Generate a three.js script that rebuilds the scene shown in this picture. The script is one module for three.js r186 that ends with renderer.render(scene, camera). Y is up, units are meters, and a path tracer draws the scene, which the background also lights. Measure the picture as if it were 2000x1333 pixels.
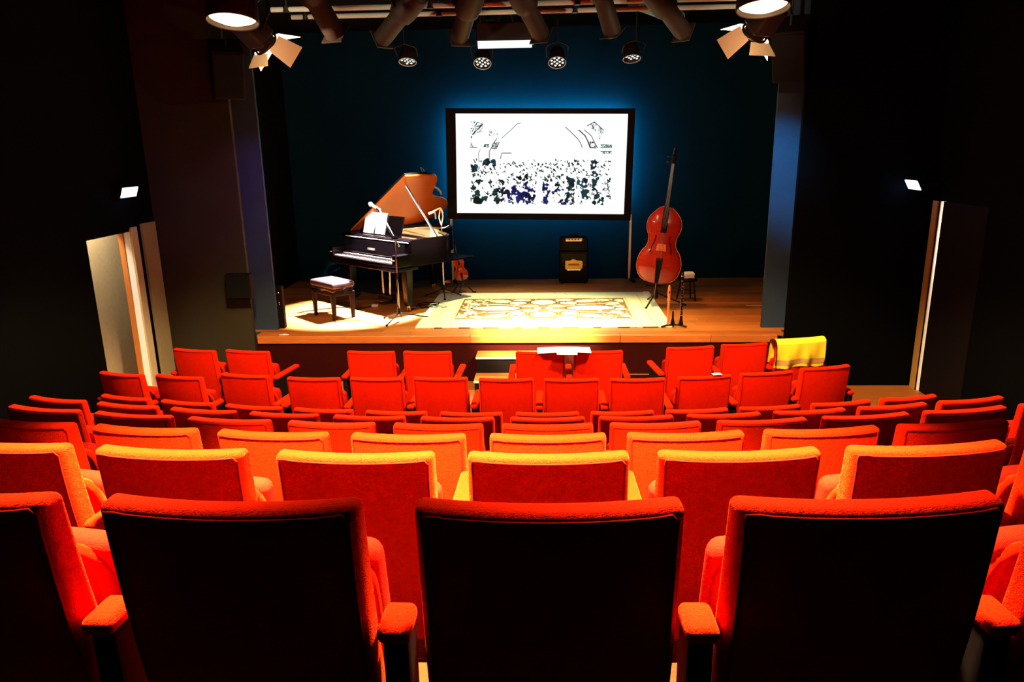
import * as THREE from 'three';
import { mergeGeometries } from 'three/addons/utils/BufferGeometryUtils.js';
import { RectAreaLightUniformsLib } from 'three/addons/lights/RectAreaLightUniformsLib.js';

// ---------------------------------------------------------------- camera, light, exposure
const scene = new THREE.Scene();
scene.background = new THREE.Color(0x000000);
const camera = new THREE.PerspectiveCamera(49.67, 2000 / 1333, 0.05, 60);
camera.position.set(0, 2.89, 0);
camera.rotation.order = 'YXZ';
camera.rotation.set(-15 * Math.PI / 180, 2.8 * Math.PI / 180, -0.016);
scene.add(camera);
const renderer = new THREE.WebGLRenderer({ antialias: true });
renderer.toneMapping = THREE.LinearToneMapping;
renderer.toneMappingExposure = 1.0;
renderer.shadowMap.enabled = true;
RectAreaLightUniformsLib.init();
const WARM = [1, 0.66, 0.34], TUNG = [1, 0.72, 0.42];
// name: [position, target, colour, candela, half angle in degrees, penumbra]
const SPOTS = {
  rowLampA: [[-1.0, 3.78, -2.1], [-0.95, 1.9, -2.22], WARM, 950, 37, 1],
  rowLampB: [[0.36, 3.78, -2.1], [0.31, 1.9, -2.22], WARM, 950, 37, 1],
  houseLeft: [[-2.16, 3.66, -5.4], [-2.16, 0, -5.8], WARM, 140, 56, 0.22],
  houseRight: [[1.45, 3.66, -5.4], [1.45, 0, -5.8], WARM, 140, 56, 0.22],
  fresnelLeft: [[-2.14, 3.63, -6.06], [-0.1, 0.6, -9.08], TUNG, 1050, 11, 1],
  fresnelRight: [[1.54, 3.63, -6.06], [-0.1, 0.6, -9.08], TUNG, 1050, 11, 1],
  parPiano: [[-1.86, 3.93, -10.45], [-2.72, 0.6, -10.2], [1, 0.92, 0.9], 2400, 18.5, 0.25],
  parRugA: [[-0.85, 3.9, -10.5], [-0.6, 0.6, -10.0], [0.84, 1, 0.48], 62, 38, 0.85],
  parRugB: [[0.15, 3.9, -10.5], [0.4, 0.6, -9.55], [0.86, 1, 0.5], 78, 33, 0.9],
  parSide: [[1.14, 3.92, -10.5], [2.0, 0.6, -9.8], [1, 0.45, 0.12], 20, 30, 0.9],
  profilePurple: [[-1.59, 3.85, -7.5], [-3.65, 2.2, -9.15], [0.6, 0.22, 0.9], 20, 17, 0.9],
  profilePiano: [[-0.83, 3.85, -7.5], [-2.12, 1.62, -10.85], [1, 0.76, 0.58], 900, 10, 0.35],
  profileBass: [[-0.03, 3.85, -7.5], [1.55, 1.2, -10.4], [1, 0.6, 0.3], 9, 10, 0.8],
  profileFloor: [[0.64, 3.85, -7.5], [1.9, 0.6, -9.2], [1, 0.5, 0.15], 26, 18, 0.9],
  profileBlue: [[1.31, 3.85, -7.5], [2.85, 2.5, -9.15], [0.01, 0.36, 0.8], 120, 15, 0.9],
};
function spot(key, size = 3) {
  const [p, t, c, cd, deg, pen] = SPOTS[key];
  const l = new THREE.SpotLight(new THREE.Color().setRGB(...c), cd, 0, deg * Math.PI / 180, pen, 2);
  l.position.set(...p); l.target.position.set(...t); l.castShadow = true; l.shadow.radius = size; l.shadow.mapSize.set(1024, 1024); l.shadow.bias = -0.0005;
  l.name = 'beam'; l.target.name = 'beam_target'; scene.add(l, l.target); return l;
}
function area(p, t, w, h, c, i) {
  const l = new THREE.RectAreaLight(new THREE.Color().setRGB(...c), i, w, h);
  l.position.set(...p); l.lookAt(...t); scene.add(l); return l;
}
for (const k of Object.keys(SPOTS)) spot(k, k.startsWith('house') || k.startsWith('row') ? 6 : 3);
// the screen's own light, the blue wash behind it, the corridor lamps
area([-0.12, 2.56, -12.28], [-0.12, 2.4, -5], 2.6, 1.45, [0.75, 0.9, 1], 0.35);
area([-0.12, 2.66, -12.67], [-0.12, 2.66, -20], 2.86, 1.40, [0.01, 0.40, 0.62], 100);
area([-5.15, 2.5, -7.9], [-5.15, 0, -7.9], 0.34, 1.6, [1, 0.84, 0.6], 42);
area([5.1, 2.0, -7.9], [4.3, 1.2, -8.5], 0.5, 0.9, [1, 0.8, 0.55], 30);

// ---------------------------------------------------------------- helpers
const rng = (s) => () => { s = (s + 0x6d2b79f5) | 0; let t = Math.imul(s ^ (s >>> 15), 1 | s); t = (t + Math.imul(t ^ (t >>> 7), 61 | t)) ^ t; return ((t ^ (t >>> 14)) >>> 0) / 4294967296; };
const R = Math.PI / 180, V = (x, y, z) => new THREE.Vector3(x, y, z);
const used = {};
function numbered(n) { if (!(n in used)) { used[n] = 0; return n; } used[n]++; return n + '_' + String(used[n]).padStart(3, '0'); }
function tag(o, label, category, group, kind) {
  if (label) o.userData.label = label;
  if (category) o.userData.category = category;
  if (group) o.userData.group = group;
  if (kind) o.userData.kind = kind;
  return o;
}
function thing(name, label, category, p = [0, 0, 0], turn = 0, group) {
  const o = new THREE.Group(); o.name = numbered(name); scene.add(o); o.position.set(...p); o.rotation.y = turn;
  return tag(o, label, category, group);
}
function part(name, geo, mat, parent, label) {
  const g = Array.isArray(geo) ? (geo.length > 1 ? mergeGeometries(geo.map(clean), false) : geo[0]) : geo;
  const m = new THREE.Mesh(g, mat); m.castShadow = m.receiveShadow = true;
  m.name = parent ? name : numbered(name); (parent || scene).add(m);
  if (label) m.userData.label = label;
  return m;
}
function clean(g) { const h = g.index ? g.toNonIndexed() : g.clone(); for (const k of Object.keys(h.attributes)) if (!['position', 'normal', 'uv'].includes(k)) h.deleteAttribute(k); return h; }
function struct(name, label, geo, mat) { return tag(part(name, geo, mat), label, null, null, 'structure'); }
function box(w, h, d, x = 0, y = 0, z = 0) {
  const g = new THREE.BoxGeometry(w, h, d), p = g.attributes.position, n = g.attributes.normal, u = g.attributes.uv;
  for (let i = 0; i < p.count; i++) {
    const a = Math.abs(n.getX(i)) > 0.5 ? [p.getZ(i), p.getY(i)] : Math.abs(n.getY(i)) > 0.5 ? [p.getX(i), p.getZ(i)] : [p.getX(i), p.getY(i)];
    u.setXY(i, a[0] + x, a[1] + y);
  }
  return g.translate(x, y, z);
}
// box with rounded edges; vertices can be bent afterwards
function axisList(h, r, n) { const L = [-h, -h + 0.586 * r, -h + r]; for (let i = 1; i < n; i++) L.push(-h + r + (2 * h - 2 * r) * i / n); L.push(h - r, h - 0.586 * r, h); return L; }
function rbox(w, h, d, r, n = [1, 1, 1], bend) {
  const H = [w / 2, h / 2, d / 2], L = H.map((q, i) => axisList(q, r, n[i])), S = L.map((l) => l.length - 1);
  const g = new THREE.BoxGeometry(1, 1, 1, ...S), p = g.attributes.position, nm = g.attributes.normal, u = g.attributes.uv, q = V(), c = V();
  for (let i = 0; i < p.count; i++) {
    q.set(...[p.getX(i), p.getY(i), p.getZ(i)].map((v, k) => L[k][Math.round((v + 0.5) * S[k])]));
    const N = [nm.getX(i), nm.getY(i), nm.getZ(i)].map(Math.abs);
    u.setXY(i, ...(N[0] > 0.5 ? [q.z + 0.37, q.y] : N[1] > 0.5 ? [q.x, q.z + 0.71] : [q.x, q.y]));
    c.set(...[q.x, q.y, q.z].map((v, k) => Math.max(-H[k] + r, Math.min(H[k] - r, v))));
    q.sub(c); if (q.length() > 1e-9) q.setLength(r); q.add(c);
    if (bend) bend(q);
    p.setXYZ(i, q.x, q.y, q.z);
  }
  return smooth(g);
}
function smooth(g) {
  g.computeVertexNormals();
  const p = g.attributes.position, n = g.attributes.normal, m = new Map(), key = (i) => Math.round(p.getX(i) * 2e4) + '_' + Math.round(p.getY(i) * 2e4) + '_' + Math.round(p.getZ(i) * 2e4);
  for (let i = 0; i < p.count; i++) { const k = key(i), a = m.get(k) || m.set(k, V()).get(k); a.x += n.getX(i); a.y += n.getY(i); a.z += n.getZ(i); }
  for (let i = 0; i < p.count; i++) { const a = m.get(key(i)); const l = a.length() || 1; n.setXYZ(i, a.x / l, a.y / l, a.z / l); }
  return g;
}
function tube(pts, r, seg = 16, rad = 8, closed = false) {
  return new THREE.TubeGeometry(new THREE.CatmullRomCurve3(pts.map((a) => V(...a)), closed, 'catmullrom', 0.3), seg, r, rad, closed);
}
function rod(a, b, r0, r1 = r0, rad = 12) {
  const A = V(...a), B = V(...b), d = B.clone().sub(A), g = new THREE.CylinderGeometry(r1, r0, d.length(), rad);
  g.applyQuaternion(new THREE.Quaternion().setFromUnitVectors(V(0, 1, 0), d.clone().normalize()));
  return g.translate(...A.add(B).multiplyScalar(0.5).toArray());
}
function cyl(r0, r1, h, x, y, z, rad = 20) { return new THREE.CylinderGeometry(r1, r0, h, rad).translate(x, y, z); }
function ball(r, x, y, z, s = 12) { return new THREE.SphereGeometry(r, s, Math.ceil(s * 0.7)).translate(x, y, z); }
function lathe(pts, seg = 28) { return new THREE.LatheGeometry(pts.map((a) => new THREE.Vector2(...a)), seg); }
function shape(pts) { const s = new THREE.Shape(); pts.forEach((a, i) => (i ? s.lineTo(...a) : s.moveTo(...a))); s.closePath(); return s; }
function flat(s, h, bevel = 0) {   // a shape drawn in plan (x, -z), extruded upward
  const g = new THREE.ExtrudeGeometry(s, { depth: h, bevelEnabled: bevel > 0, bevelThickness: bevel, bevelSize: bevel, bevelSegments: 2, curveSegments: 16 });
  return g.rotateX(-Math.PI / 2);
}
// orient: turns geometry built along -z so that it points along dir, at p
function aimed(o, p, dir) { o.position.set(...p); o.lookAt(p[0] - dir[0], p[1] - dir[1], p[2] - dir[2]); return o; }

// ---------------------------------------------------------------- materials
function noiseTex(size, seed, fn, srgb) {
  const r = rng(seed), d = new Uint8Array(size * size * 4), g = [4, 8, 16, 32, 64, 128].map((n) => ({ n, v: Float32Array.from({ length: n * n }, r) }));
  const sample = (o, x, y) => { const { n, v } = g[o], X = x * n, Y = y * n, i = Math.floor(X), j = Math.floor(Y), a = X - i, b = Y - j, s = (p, q) => v[((q % n + n) % n) * n + ((p % n + n) % n)]; return (s(i, j) * (1 - a) + s(i + 1, j) * a) * (1 - b) + (s(i, j + 1) * (1 - a) + s(i + 1, j + 1) * a) * b; };
  for (let y = 0; y < size; y++) for (let x = 0; x < size; x++) { const c = fn((o, sx = 1, sy = 1) => sample(o, x / size * sx, y / size * sy), x / size, y / size, r), k = (y * size + x) * 4; d[k] = c[0]; d[k + 1] = c[1]; d[k + 2] = c[2]; d[k + 3] = 255; }
  const t = new THREE.DataTexture(d, size, size); t.wrapS = t.wrapT = THREE.RepeatWrapping; t.magFilter = THREE.LinearFilter; t.minFilter = THREE.LinearMipmapLinearFilter; t.generateMipmaps = true; if (srgb) t.colorSpace = THREE.SRGBColorSpace; t.needsUpdate = true; return t;
}
function rep(t, u, v) { const c = t.clone(); c.repeat.set(u, v); c.needsUpdate = true; return c; }
const lin = (r, g, b) => new THREE.Color().setRGB(r, g, b);
const M = (c, rough, o = {}) => new THREE.MeshPhysicalMaterial({ color: c, roughness: rough, specularIntensity: 0.3, ...o });
const P = (c, rough, o = {}) => new THREE.MeshPhysicalMaterial({ color: c, roughness: rough, ...o });
const glow = (c, i) => new THREE.MeshStandardMaterial({ color: 0x000000, roughness: 1, emissive: lin(...c), emissiveIntensity: i });
const velvetMap = noiseTex(256, 5, (n) => { const v = 190 + 65 * (0.35 * n(2) + 0.3 * n(3, 1, 2) + 0.35 * n(5, 1, 1)) - 30 * Math.max(0, n(4, 1, 2) - 0.72); return [v, v * 0.93, v * 0.9]; });
const velvetBump = noiseTex(256, 6, (n) => { const v = 110 * n(5) + 80 * n(4, 1, 2) + 60 * n(3); return [v, v, v]; });
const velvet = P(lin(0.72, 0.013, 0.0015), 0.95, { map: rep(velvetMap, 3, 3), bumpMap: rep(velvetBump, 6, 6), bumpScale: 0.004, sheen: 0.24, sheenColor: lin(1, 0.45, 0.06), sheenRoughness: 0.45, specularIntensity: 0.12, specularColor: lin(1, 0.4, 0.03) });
const velvetShade = P(lin(0.42, 0.010, 0.002), 0.95, { specularIntensity: 0.1,  map: rep(velvetMap, 3, 3), bumpMap: rep(velvetBump, 6, 6), bumpScale: 0.003 });  // same velvet darkened: shade between backrest and cushion put into the colour
const seatPanel = M(lin(0.006, 0.004, 0.004), 0.7, { specularIntensity: 0.08 });
const piping = M(lin(0.26, 0.006, 0.002), 0.9, { specularIntensity: 0.04 });
const woodTex = noiseTex(512, 11, (n, x, y) => { const v = 0.55 * n(3, 0.5, 8) + 0.3 * n(5, 0.25, 4) + 0.15 * n(2, 1, 4); const k = 0.72 + 0.5 * v; return [205 * k, 168 * k, 128 * k]; }, true);
const woodBump = noiseTex(256, 12, (n) => { const v = 120 + 120 * n(5, 0.25, 2); return [v, v, v]; });
const woodTones = [[0.50, 0.22, 0.055], [0.44, 0.185, 0.045], [0.54, 0.25, 0.07], [0.39, 0.16, 0.04]].map((c) => P(lin(...c.map((v) => v * 1.5)), 0.42, { map: rep(woodTex, 0.5, 1.5), bumpMap: rep(woodBump, 0.7, 3), bumpScale: 0.0006 }));
const carpet = M(lin(0.036, 0.014, 0.003), 0.95, { map: rep(velvetMap, 4, 4), bumpMap: rep(velvetBump, 8, 8), bumpScale: 0.006, specularIntensity: 0.1 });
const floorWood = P(lin(0.62, 0.28, 0.06), 0.5, { map: rep(woodTex, 0.4, 0.8), bumpMap: rep(woodBump, 0.6, 2), bumpScale: 0.0006 });
const plaster = noiseTex(256, 21, (n) => { const v = 205 + 50 * (0.5 * n(1) + 0.5 * n(4)); return [v, v, v]; });
const blackWall = M(lin(0.0018, 0.0019, 0.0018), 0.9, { specularIntensity: 0.04, map: rep(plaster, 0.5, 0.5) });
const warmLitTaupe = M(lin(0.032, 0.027, 0.015), 0.9, { specularIntensity: 0.1, map: rep(plaster, 0.5, 0.5) });  // lighter than the right wall: warm light put into the colour
const backPaint = M(lin(0.0012, 0.013, 0.024), 0.9, { specularIntensity: 0.05, map: rep(plaster, 0.5, 0.5) });
const pillarPaint = M(lin(0.028, 0.045, 0.07), 0.85, { specularIntensity: 0.1, map: rep(plaster, 0.6, 0.6) });
const beige = M(lin(0.56, 0.47, 0.29), 0.85, { map: rep(plaster, 0.6, 0.6) });
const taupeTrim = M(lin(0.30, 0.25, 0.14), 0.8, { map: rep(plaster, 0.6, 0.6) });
const maroon = M(lin(0.026, 0.002, 0.0015), 0.7, { specularIntensity: 0.1, map: rep(plaster, 0.8, 0.8) });
const white = M(lin(0.82, 0.82, 0.80), 0.7);
const paper = M(lin(0.86, 0.86, 0.84), 0.8);
const blackMetal = M(lin(0.012, 0.012, 0.013), 0.45, { metalness: 0.4 });
const fixtureBlack = P(lin(0.010, 0.006, 0.005), 0.55, { specularIntensity: 0.25 });
const steel = M(lin(0.55, 0.56, 0.58), 0.28, { metalness: 1 });
const brass = M(lin(0.85, 0.58, 0.22), 0.28, { metalness: 1 });
const rubber = M(lin(0.005, 0.005, 0.005), 0.8, { specularIntensity: 0.06 });
const lacquer = P(lin(0.0015, 0.001, 0.0015), 0.22, { specularIntensity: 0.14, clearcoat: 0.04, clearcoatRoughness: 0.08 });
const lidReflectTint = P(lin(0.15, 0.027, 0.0015), 0.3, { specularIntensity: 0.1, clearcoat: 0.06, clearcoatRoughness: 0.1 });  // black lid; the orange reflection of the plate is in this colour
const gold = P(lin(0.88, 0.62, 0.26), 0.45, { metalness: 0.15 });
const soundboard = P(lin(0.70, 0.36, 0.10), 0.4, { clearcoat: 0.6 });
const ivory = P(lin(0.85, 0.80, 0.76), 0.3, { clearcoat: 0.5 });
const ebony = P(lin(0.003, 0.0015, 0.0015), 0.45, { specularIntensity: 0.12 });
const vinyl = P(lin(0.030, 0.016, 0.018), 0.5, { specularIntensity: 0.3, bumpMap: rep(velvetBump, 4, 4), bumpScale: 0.002 });
const varnish = P(lin(0.46, 0.022, 0.003), 0.3, { specularIntensity: 0.4, clearcoat: 0.4, clearcoatRoughness: 0.14, map: rep(woodTex, 1, 2) });
const maple = P(lin(0.42, 0.12, 0.03), 0.35, { clearcoat: 0.8 });
const hiVis = P(lin(0.85, 0.62, 0.01), 0.75, { sheen: 0.3, sheenColor: lin(1, 0.9, 0.2), side: THREE.DoubleSide });
const reflective = M(lin(0.50, 0.30, 0.08), 0.45, { side: THREE.DoubleSide });

// ---------------------------------------------------------------- the setting: room shell
const H0 = 4.7;
struct('floor', 'warm yellow wooden floor of the hall in front of the stage', [box(9.6, 0.2, 11.0, -0.15, -0.1, -3.45)], floorWood);
struct('ceiling', 'black ceiling above the lighting rig', [box(9.8, 0.2, 15.2, -0.15, H0 + 0.1, -5.5)], blackWall);
struct('wall_back', 'black wall at the back of the hall behind the camera', [box(9.6, H0, 0.2, -0.15, H0 / 2, 1.95)], blackWall);
struct('wall_left', 'black left side wall with an open doorway near the stage', [
  box(0.15, H0, 9.27, -4.825, H0 / 2, -2.785), box(0.15, H0 - 2.005, 0.88, -4.825, 2.005 + (H0 - 2.005) / 2, -7.86), box(0.15, H0, 0.7, -4.825, H0 / 2, -8.65)], blackWall);
struct('wall_right', 'black right side wall with a door standing ajar', [
  box(0.15, H0, 9.40, 4.425, H0 / 2, -2.85), box(0.15, H0 - 2.21, 0.926, 4.425, 2.21 + (H0 - 2.21) / 2, -8.013), box(0.15, H0, 0.32, 4.425, H0 / 2, -8.636)], blackWall);
struct('wall_front_left', 'wall between doorway and stage, its warm light painted in as taupe', [box(1.22, H0, 0.06, -4.28, H0 / 2, -8.83)], warmLitTaupe);
struct('wall_front_right', 'black wall between the stage and the right door', [box(1.66, H0, 0.06, 3.67, H0 / 2, -8.68)], blackWall);
struct('wall_stage_back', 'dark blue back wall of the stage behind the screen', [box(9.0, H0, 0.2, -0.3, H0 / 2, -12.95)], backPaint);
struct('wall_stage_left', 'black left wing wall of the stage', [box(0.2, H0, 4.0, -4.5, H0 / 2, -10.86)], blackWall);
struct('wall_stage_right', 'black right wing wall of the stage', [box(0.2, H0, 4.14, 3.9, H0 / 2, -10.78)], blackWall);
struct('pillar_left', 'violet lit pillar at the left edge of the stage', [box(0.56, H0, 0.05, -3.77, H0 / 2, -9.175)], pillarPaint);
struct('pillar_right', 'blue lit pillar at the right edge of the stage', [box(0.56, H0, 0.05, 2.98, H0 / 2, -9.175)], pillarPaint);
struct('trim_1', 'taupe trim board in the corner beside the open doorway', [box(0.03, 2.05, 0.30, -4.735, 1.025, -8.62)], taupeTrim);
// left doorway with its frame, and the corridor behind it
{
  const d = new THREE.Group(); d.name = 'door_1'; scene.add(d); tag(d, 'open doorway in the left wall to a bright beige corridor', null, null, 'structure');
  part('jamb', box(0.075, 2.0, 0.03, -4.79, 1.0, -8.255), white, d, 'white jamb glaring in the corridor light');
  part('door_edge', box(0.06, 1.98, 0.04, -4.86, 1.0, -8.25), P(lin(0.45, 0.15, 0.03), 0.4), d, 'varnished orange wood edge');
  part('casing', box(0.02, 2.03, 0.13, -4.74, 1.015, -8.305), beige, d, 'beige casing board');
  part('lintel', box(0.16, 0.03, 0.86, -4.835, 2.0, -7.85), seatPanel, d);
  part('threshold', box(0.16, 0.012, 0.84, -4.835, 0.006, -7.84), brass, d);
}
const corridorPaint = M(lin(0.56, 0.46, 0.28), 0.9, { map: rep(plaster, 0.6, 0.6) });
struct('corridor_wall', 'beige corridor walls seen through the open left doorway', [box(0.1, 2.7, 5.2, -5.46, 1.35, -8.4), box(0.6, 2.7, 0.1, -5.2, 1.35, -11.0), box(0.6, 2.7, 0.1, -5.2, 1.35, -5.85)], corridorPaint);
struct('corridor_ceiling', 'ceiling of the corridor beyond the open left doorway', [box(0.62, 0.1, 5.2, -5.2, 2.75, -8.4)], white);
struct('corridor_floor', 'floor of the corridor beyond the open left doorway', [box(0.62, 0.2, 5.2, -5.2, -0.1, -8.4)], floorWood);
{
  const l = thing('corridor_light', 'rectangular ceiling lamp in the corridor beyond the left doorway', 'ceiling lamp', [-5.15, 2.695, -7.9]);
  part('housing', rbox(0.38, 0.14, 1.7, 0.02), white, l); l.children[0].position.y = -0.07;
  part('diffuser', rbox(0.34, 0.02, 1.6, 0.008), glow([1, 0.82, 0.5], 1.2), l); l.children[1].position.y = -0.15;
}
// right door standing ajar: brown casing, bright crack, lobby behind
{
  const d = new THREE.Group(); d.name = 'door_2'; scene.add(d); tag(d, 'dark door ajar in the right wall with a bright vertical crack', null, null, 'structure');
  part('casing', box(0.02, 2.2, 0.105, 4.345, 1.1, -8.548), M(lin(0.40, 0.21, 0.05), 0.7), d, 'brown wooden casing strip');
  part('leaf', box(0.04, 2.195, 0.872, 4.385, 1.105, -7.992), seatPanel, d, 'black door leaf'); part('jamb', box(0.15, 2.2, 0.012, 4.43, 1.1, -8.469), white, d, 'white jamb lit through the crack');
  part('hinge', [box(0.012, 0.08, 0.02, 4.36, 0.3, -7.58)], blackMetal, d);
  part('door_stop', rbox(0.10, 0.06, 0.16, 0.012), white, d, 'white wedge on the floor'); d.children[3].position.set(4.27, 0.03, -8.33);
}
struct('lobby_wall', 'pale lobby walls glimpsed through the crack of the right door', [box(0.1, 2.7, 2.6, 5.5, 1.35, -8.3), box(1.0, 2.7, 0.1, 5.0, 1.35, -9.55), box(1.0, 2.7, 0.1, 5.0, 1.35, -7.05)], white);
struct('lobby_ceiling', 'ceiling of the lobby behind the right door', [box(1.1, 0.1, 2.6, 5.0, 2.75, -8.3)], white);
struct('lobby_floor', 'floor of the lobby behind the right door', [box(1.1, 0.2, 2.6, 5.05, -0.1, -8.3)], floorWood);
{
  const l = thing('lobby_light', 'wall lamp in the lobby behind the crack of the right door', 'wall lamp', [5.42, 2.0, -7.9]);
  part('backplate', rbox(0.04, 0.5, 0.9, 0.01), white, l); part('diffuser', rbox(0.05, 0.46, 0.86, 0.02), glow([1, 0.8, 0.55], 1.2), l); l.children[1].position.x = -0.05;
}
// tiers under the six raked rows
const AX = -0.32, ZR = [-1.205, -2.055, -2.875, -3.695, -4.515, -5.345, -6.19, -7.1], FL = [1.378, 1.102, 0.827, 0.551, 0.276, 0];
const arc = (k, x) => ZR[k] - (x - AX) ** 2 / 28;
for (let k = 0; k < 5; k++) {
  const front = [], back = [];
  for (let i = 0; i <= 24; i++) { const x = -4.74 + (4.34 + 4.74) * i / 24; front.push([x, -(arc(k + 1, x) + 0.17)]); back.unshift([x, k === 0 ? -1.84 : -(arc(k, x) + 0.17)]); }
  struct('seating_tier', ['brown carpeted tier under the row nearest the camera', 'brown carpeted tier under the seventh row from the stage', 'brown carpeted tier under the sixth row from the stage', 'brown carpeted tier under the fifth row from the stage', 'lowest brown carpeted tier under the fourth row from the stage'][k], flat(shape(front.concat(back)), FL[k]), carpet);
}

// ---------------------------------------------------------------- stage
const SY = 0.6;
struct('stage_base', 'dark maroon stage platform with its front board', [box(6.52, 0.50, 0.04, -0.38, 0.25, -8.84), box(8.1, 0.46, 3.95, -0.35, 0.24, -10.85)], maroon);
{
  const st = new THREE.Group(); st.name = 'stage_floor'; scene.add(st); tag(st, 'stage floor of long orange brown wooden boards', null, null, 'structure');
  const r = rng(77), w = 0.142;
  for (let i = 0; i < 27; i++) {
    const z = -8.86 - w * (i + 0.5), far = z < -9.14, x0 = far ? -4.38 : -3.66, x1 = far ? 3.78 : 2.90;
    let x = x0;
    while (x < x1 - 0.01) {
      let L = 1.3 + 1.5 * r(); if (x1 - x - L < 0.7) L = x1 - x;
      const m = part('plank', box(L - 0.003, 0.03, w - 0.003, 0, 0, 0), woodTones[Math.floor(r() * 4)], st); m.position.set(x + L / 2, SY - 0.015 + (r() - 0.5) * 0.001, z);
      x += L;
    }
  }
  for (const [a, b, t] of [[-3.63, -0.95, 0], [-0.95, 0.9, 2], [0.9, 2.0, 0], [2.0, 2.80, 1]]) { const m = part('nosing', rbox(b - a - 0.003, 0.095, 0.075, 0.008), woodTones[t], st); m.position.set((a + b) / 2, SY - 0.0475, -8.825); }
  part('metal_strip', box(0.52, 0.012, 0.012, 1.16, 0.093, -8.812), steel, st, 'thin bright metal strip on the front board');
}
{
  const s = thing('stage_steps', 'two black wooden steps with orange treads against the stage front', 'steps', [-0.33, 0, 0]);
  for (const [y, z0, z1] of [[0.4, -8.81, -8.535], [0.2, -8.53, -8.215]]) {
    part('riser_box', box(1.04, y - 0.03, z1 - z0 + 0.0, 0, (y - 0.03) / 2, (z0 + z1) / 2 - 0.005), seatPanel, s);
    part('tread', box(1.06, 0.03, z1 - z0, 0, y - 0.015, (z0 + z1) / 2), woodTones[0], s);
    part('nosing_strip', rbox(1.06, 0.022, 0.02, 0.005), M(lin(0.8, 0.8, 0.75), 0.4), s, 'white metal nosing'); s.children[s.children.length - 1].position.set(0, y - 0.012, z1 + 0.005);
  }
}

// ---------------------------------------------------------------- theatre seats
const BH = 0.735, BT = 0.062;
function backBend(q) {
  const t = (q.y + BH / 2) / BH;
  q.z *= 1 + 0.55 * (1 - t);
  q.z += 0.030 * (1 - (q.x / 0.245) ** 2) - (1 - t) * 0.140 + 0.02 * Math.sin(t * Math.PI);
  q.y += 0.513; q.z += -0.02;
}
const backGeo = rbox(0.490, BH, BT, 0.018, [8, 10, 1], backBend);
const pipeGeo = (() => {
  const pts = [], w = 0.245 - 0.016, h = BH / 2 - 0.016, z = BT / 2 - 0.001;
  const push = (x, y) => { const q = V(x, y, z); backBend(q); pts.push(q.toArray()); };
  for (let i = 0; i < 12; i++) push(-w + 2 * w * i / 12, h); for (let i = 0; i < 14; i++) push(w, h - 2 * h * i / 14); for (let i = 0; i < 12; i++) push(w - 2 * w * i / 12, -h); for (let i = 0; i < 14; i++) push(-w, -h + 2 * h * i / 14);
  return tube(pts, 0.0042, 104, 5, true);
})();
const seatGeo = rbox(0.47, 0.40, 0.085, 0.034, [5, 5, 1], (q) => { q.z += q.y * 0.18 - 0.02 * (1 - (q.x / 0.235) ** 2); q.y += 0.50; q.z -= 0.215; });
const addedShellGeo = rbox(0.44, 0.36, 0.03, 0.013, [5, 5, 1], (q) => { q.z += q.y * 0.18 - 0.02 * (1 - (q.x / 0.238) ** 2); q.y += 0.49; q.z -= 0.250; });  // added dark shell, keeps bounced red light off the row in front
const rimGeo = (() => {
  const pts = [], f = (x, y) => pts.push([x, y + 0.50, -0.215 + y * 0.18 + 0.036]);
  f(-0.212, -0.19); f(-0.214, 0); f(-0.212, 0.12); f(-0.196, 0.168); f(-0.15, 0.182); f(0, 0.184); f(0.15, 0.182); f(0.196, 0.168); f(0.212, 0.12); f(0.214, 0); f(0.212, -0.19);
  return tube(pts, 0.017, 48, 8);
})();
const armGeo = (x, L) => rbox(0.066, 0.038, L, 0.016, [2, 1, 3]).translate(x, 0.60, 0.0 - L / 2);
const sideGeo = (x, L) => { const d = L < 0.2 ? 0.10 : 0.36; return rbox(0.05, 0.56, d, 0.012).translate(x, 0.30, -0.015 - d / 2); };
const footGeo = (x, L) => { const d = L < 0.2 ? 0.12 : 0.30; return box(0.07, 0.02, d, x, 0.01, -0.02 - d / 2); };
function makeSeat(left, armL) {
  const o = new THREE.Group();
  const b = part('backrest', backGeo, velvet, o); part('piping', pipeGeo, piping, b);
  const s = part('seat', seatGeo, velvetShade, o, 'tipped up seat cushion'); part('rim', rimGeo, velvet, s); part('added_shell', addedShellGeo, seatPanel, s, 'added dark underside that cuts bounced light');
  for (const x of left ? [0.2925, -0.2925] : [0.2925]) { part('armrest', armGeo(x, armL), velvet, o); const d = part('side_panel', sideGeo(x, armL), seatPanel, o, 'dark side panel'); part('foot', footGeo(x, armL), blackMetal, d); }
  return o;
}
const PROTO = { mid: makeSeat(false, 0.46), end: makeSeat(true, 0.46), midShort: makeSeat(false, 0.10), endShort: makeSeat(true, 0.10) };
const ORD = ['leftmost', 'second from the left', 'third from the left', 'fourth from the left', 'fifth from the left', 'sixth from the left', 'seventh from the left', 'eighth from the left', 'ninth from the left', 'tenth from the left', 'eleventh from the left', 'rightmost'];
const ROWN = ['row nearest the camera', 'seventh row from stage', 'sixth row from stage', 'fifth row from stage', 'fourth row from stage', 'third row from stage', 'second row from stage', 'front row by the stage'];
const LOOK = ['red seat with black shadowed back', 'red seat with glowing yellow top', 'worn red seat lit orange', 'dim red seat', 'dark red seat', 'red seat with lit top', 'bright red seat', 'bright red seat'];
function seat(kind, row, idx, n, x, y, z, turn, label) {
  const o = PROTO[kind].clone(); o.name = numbered('theatre_seat'); o.position.set(x, y, z); o.rotation.y = turn; scene.add(o);
  tag(o, label || `${LOOK[row]}, ${idx === n - 1 ? 'rightmost' : ORD[idx]} in the ${ROWN[row]}`, 'seat', `seats in the ${ROWN[row]}`);
}
const RANGE = [[-2, 2], [-3, 3], [-4, 4], [-5, 5], [-6, 5], [-6, 5]];
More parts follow.
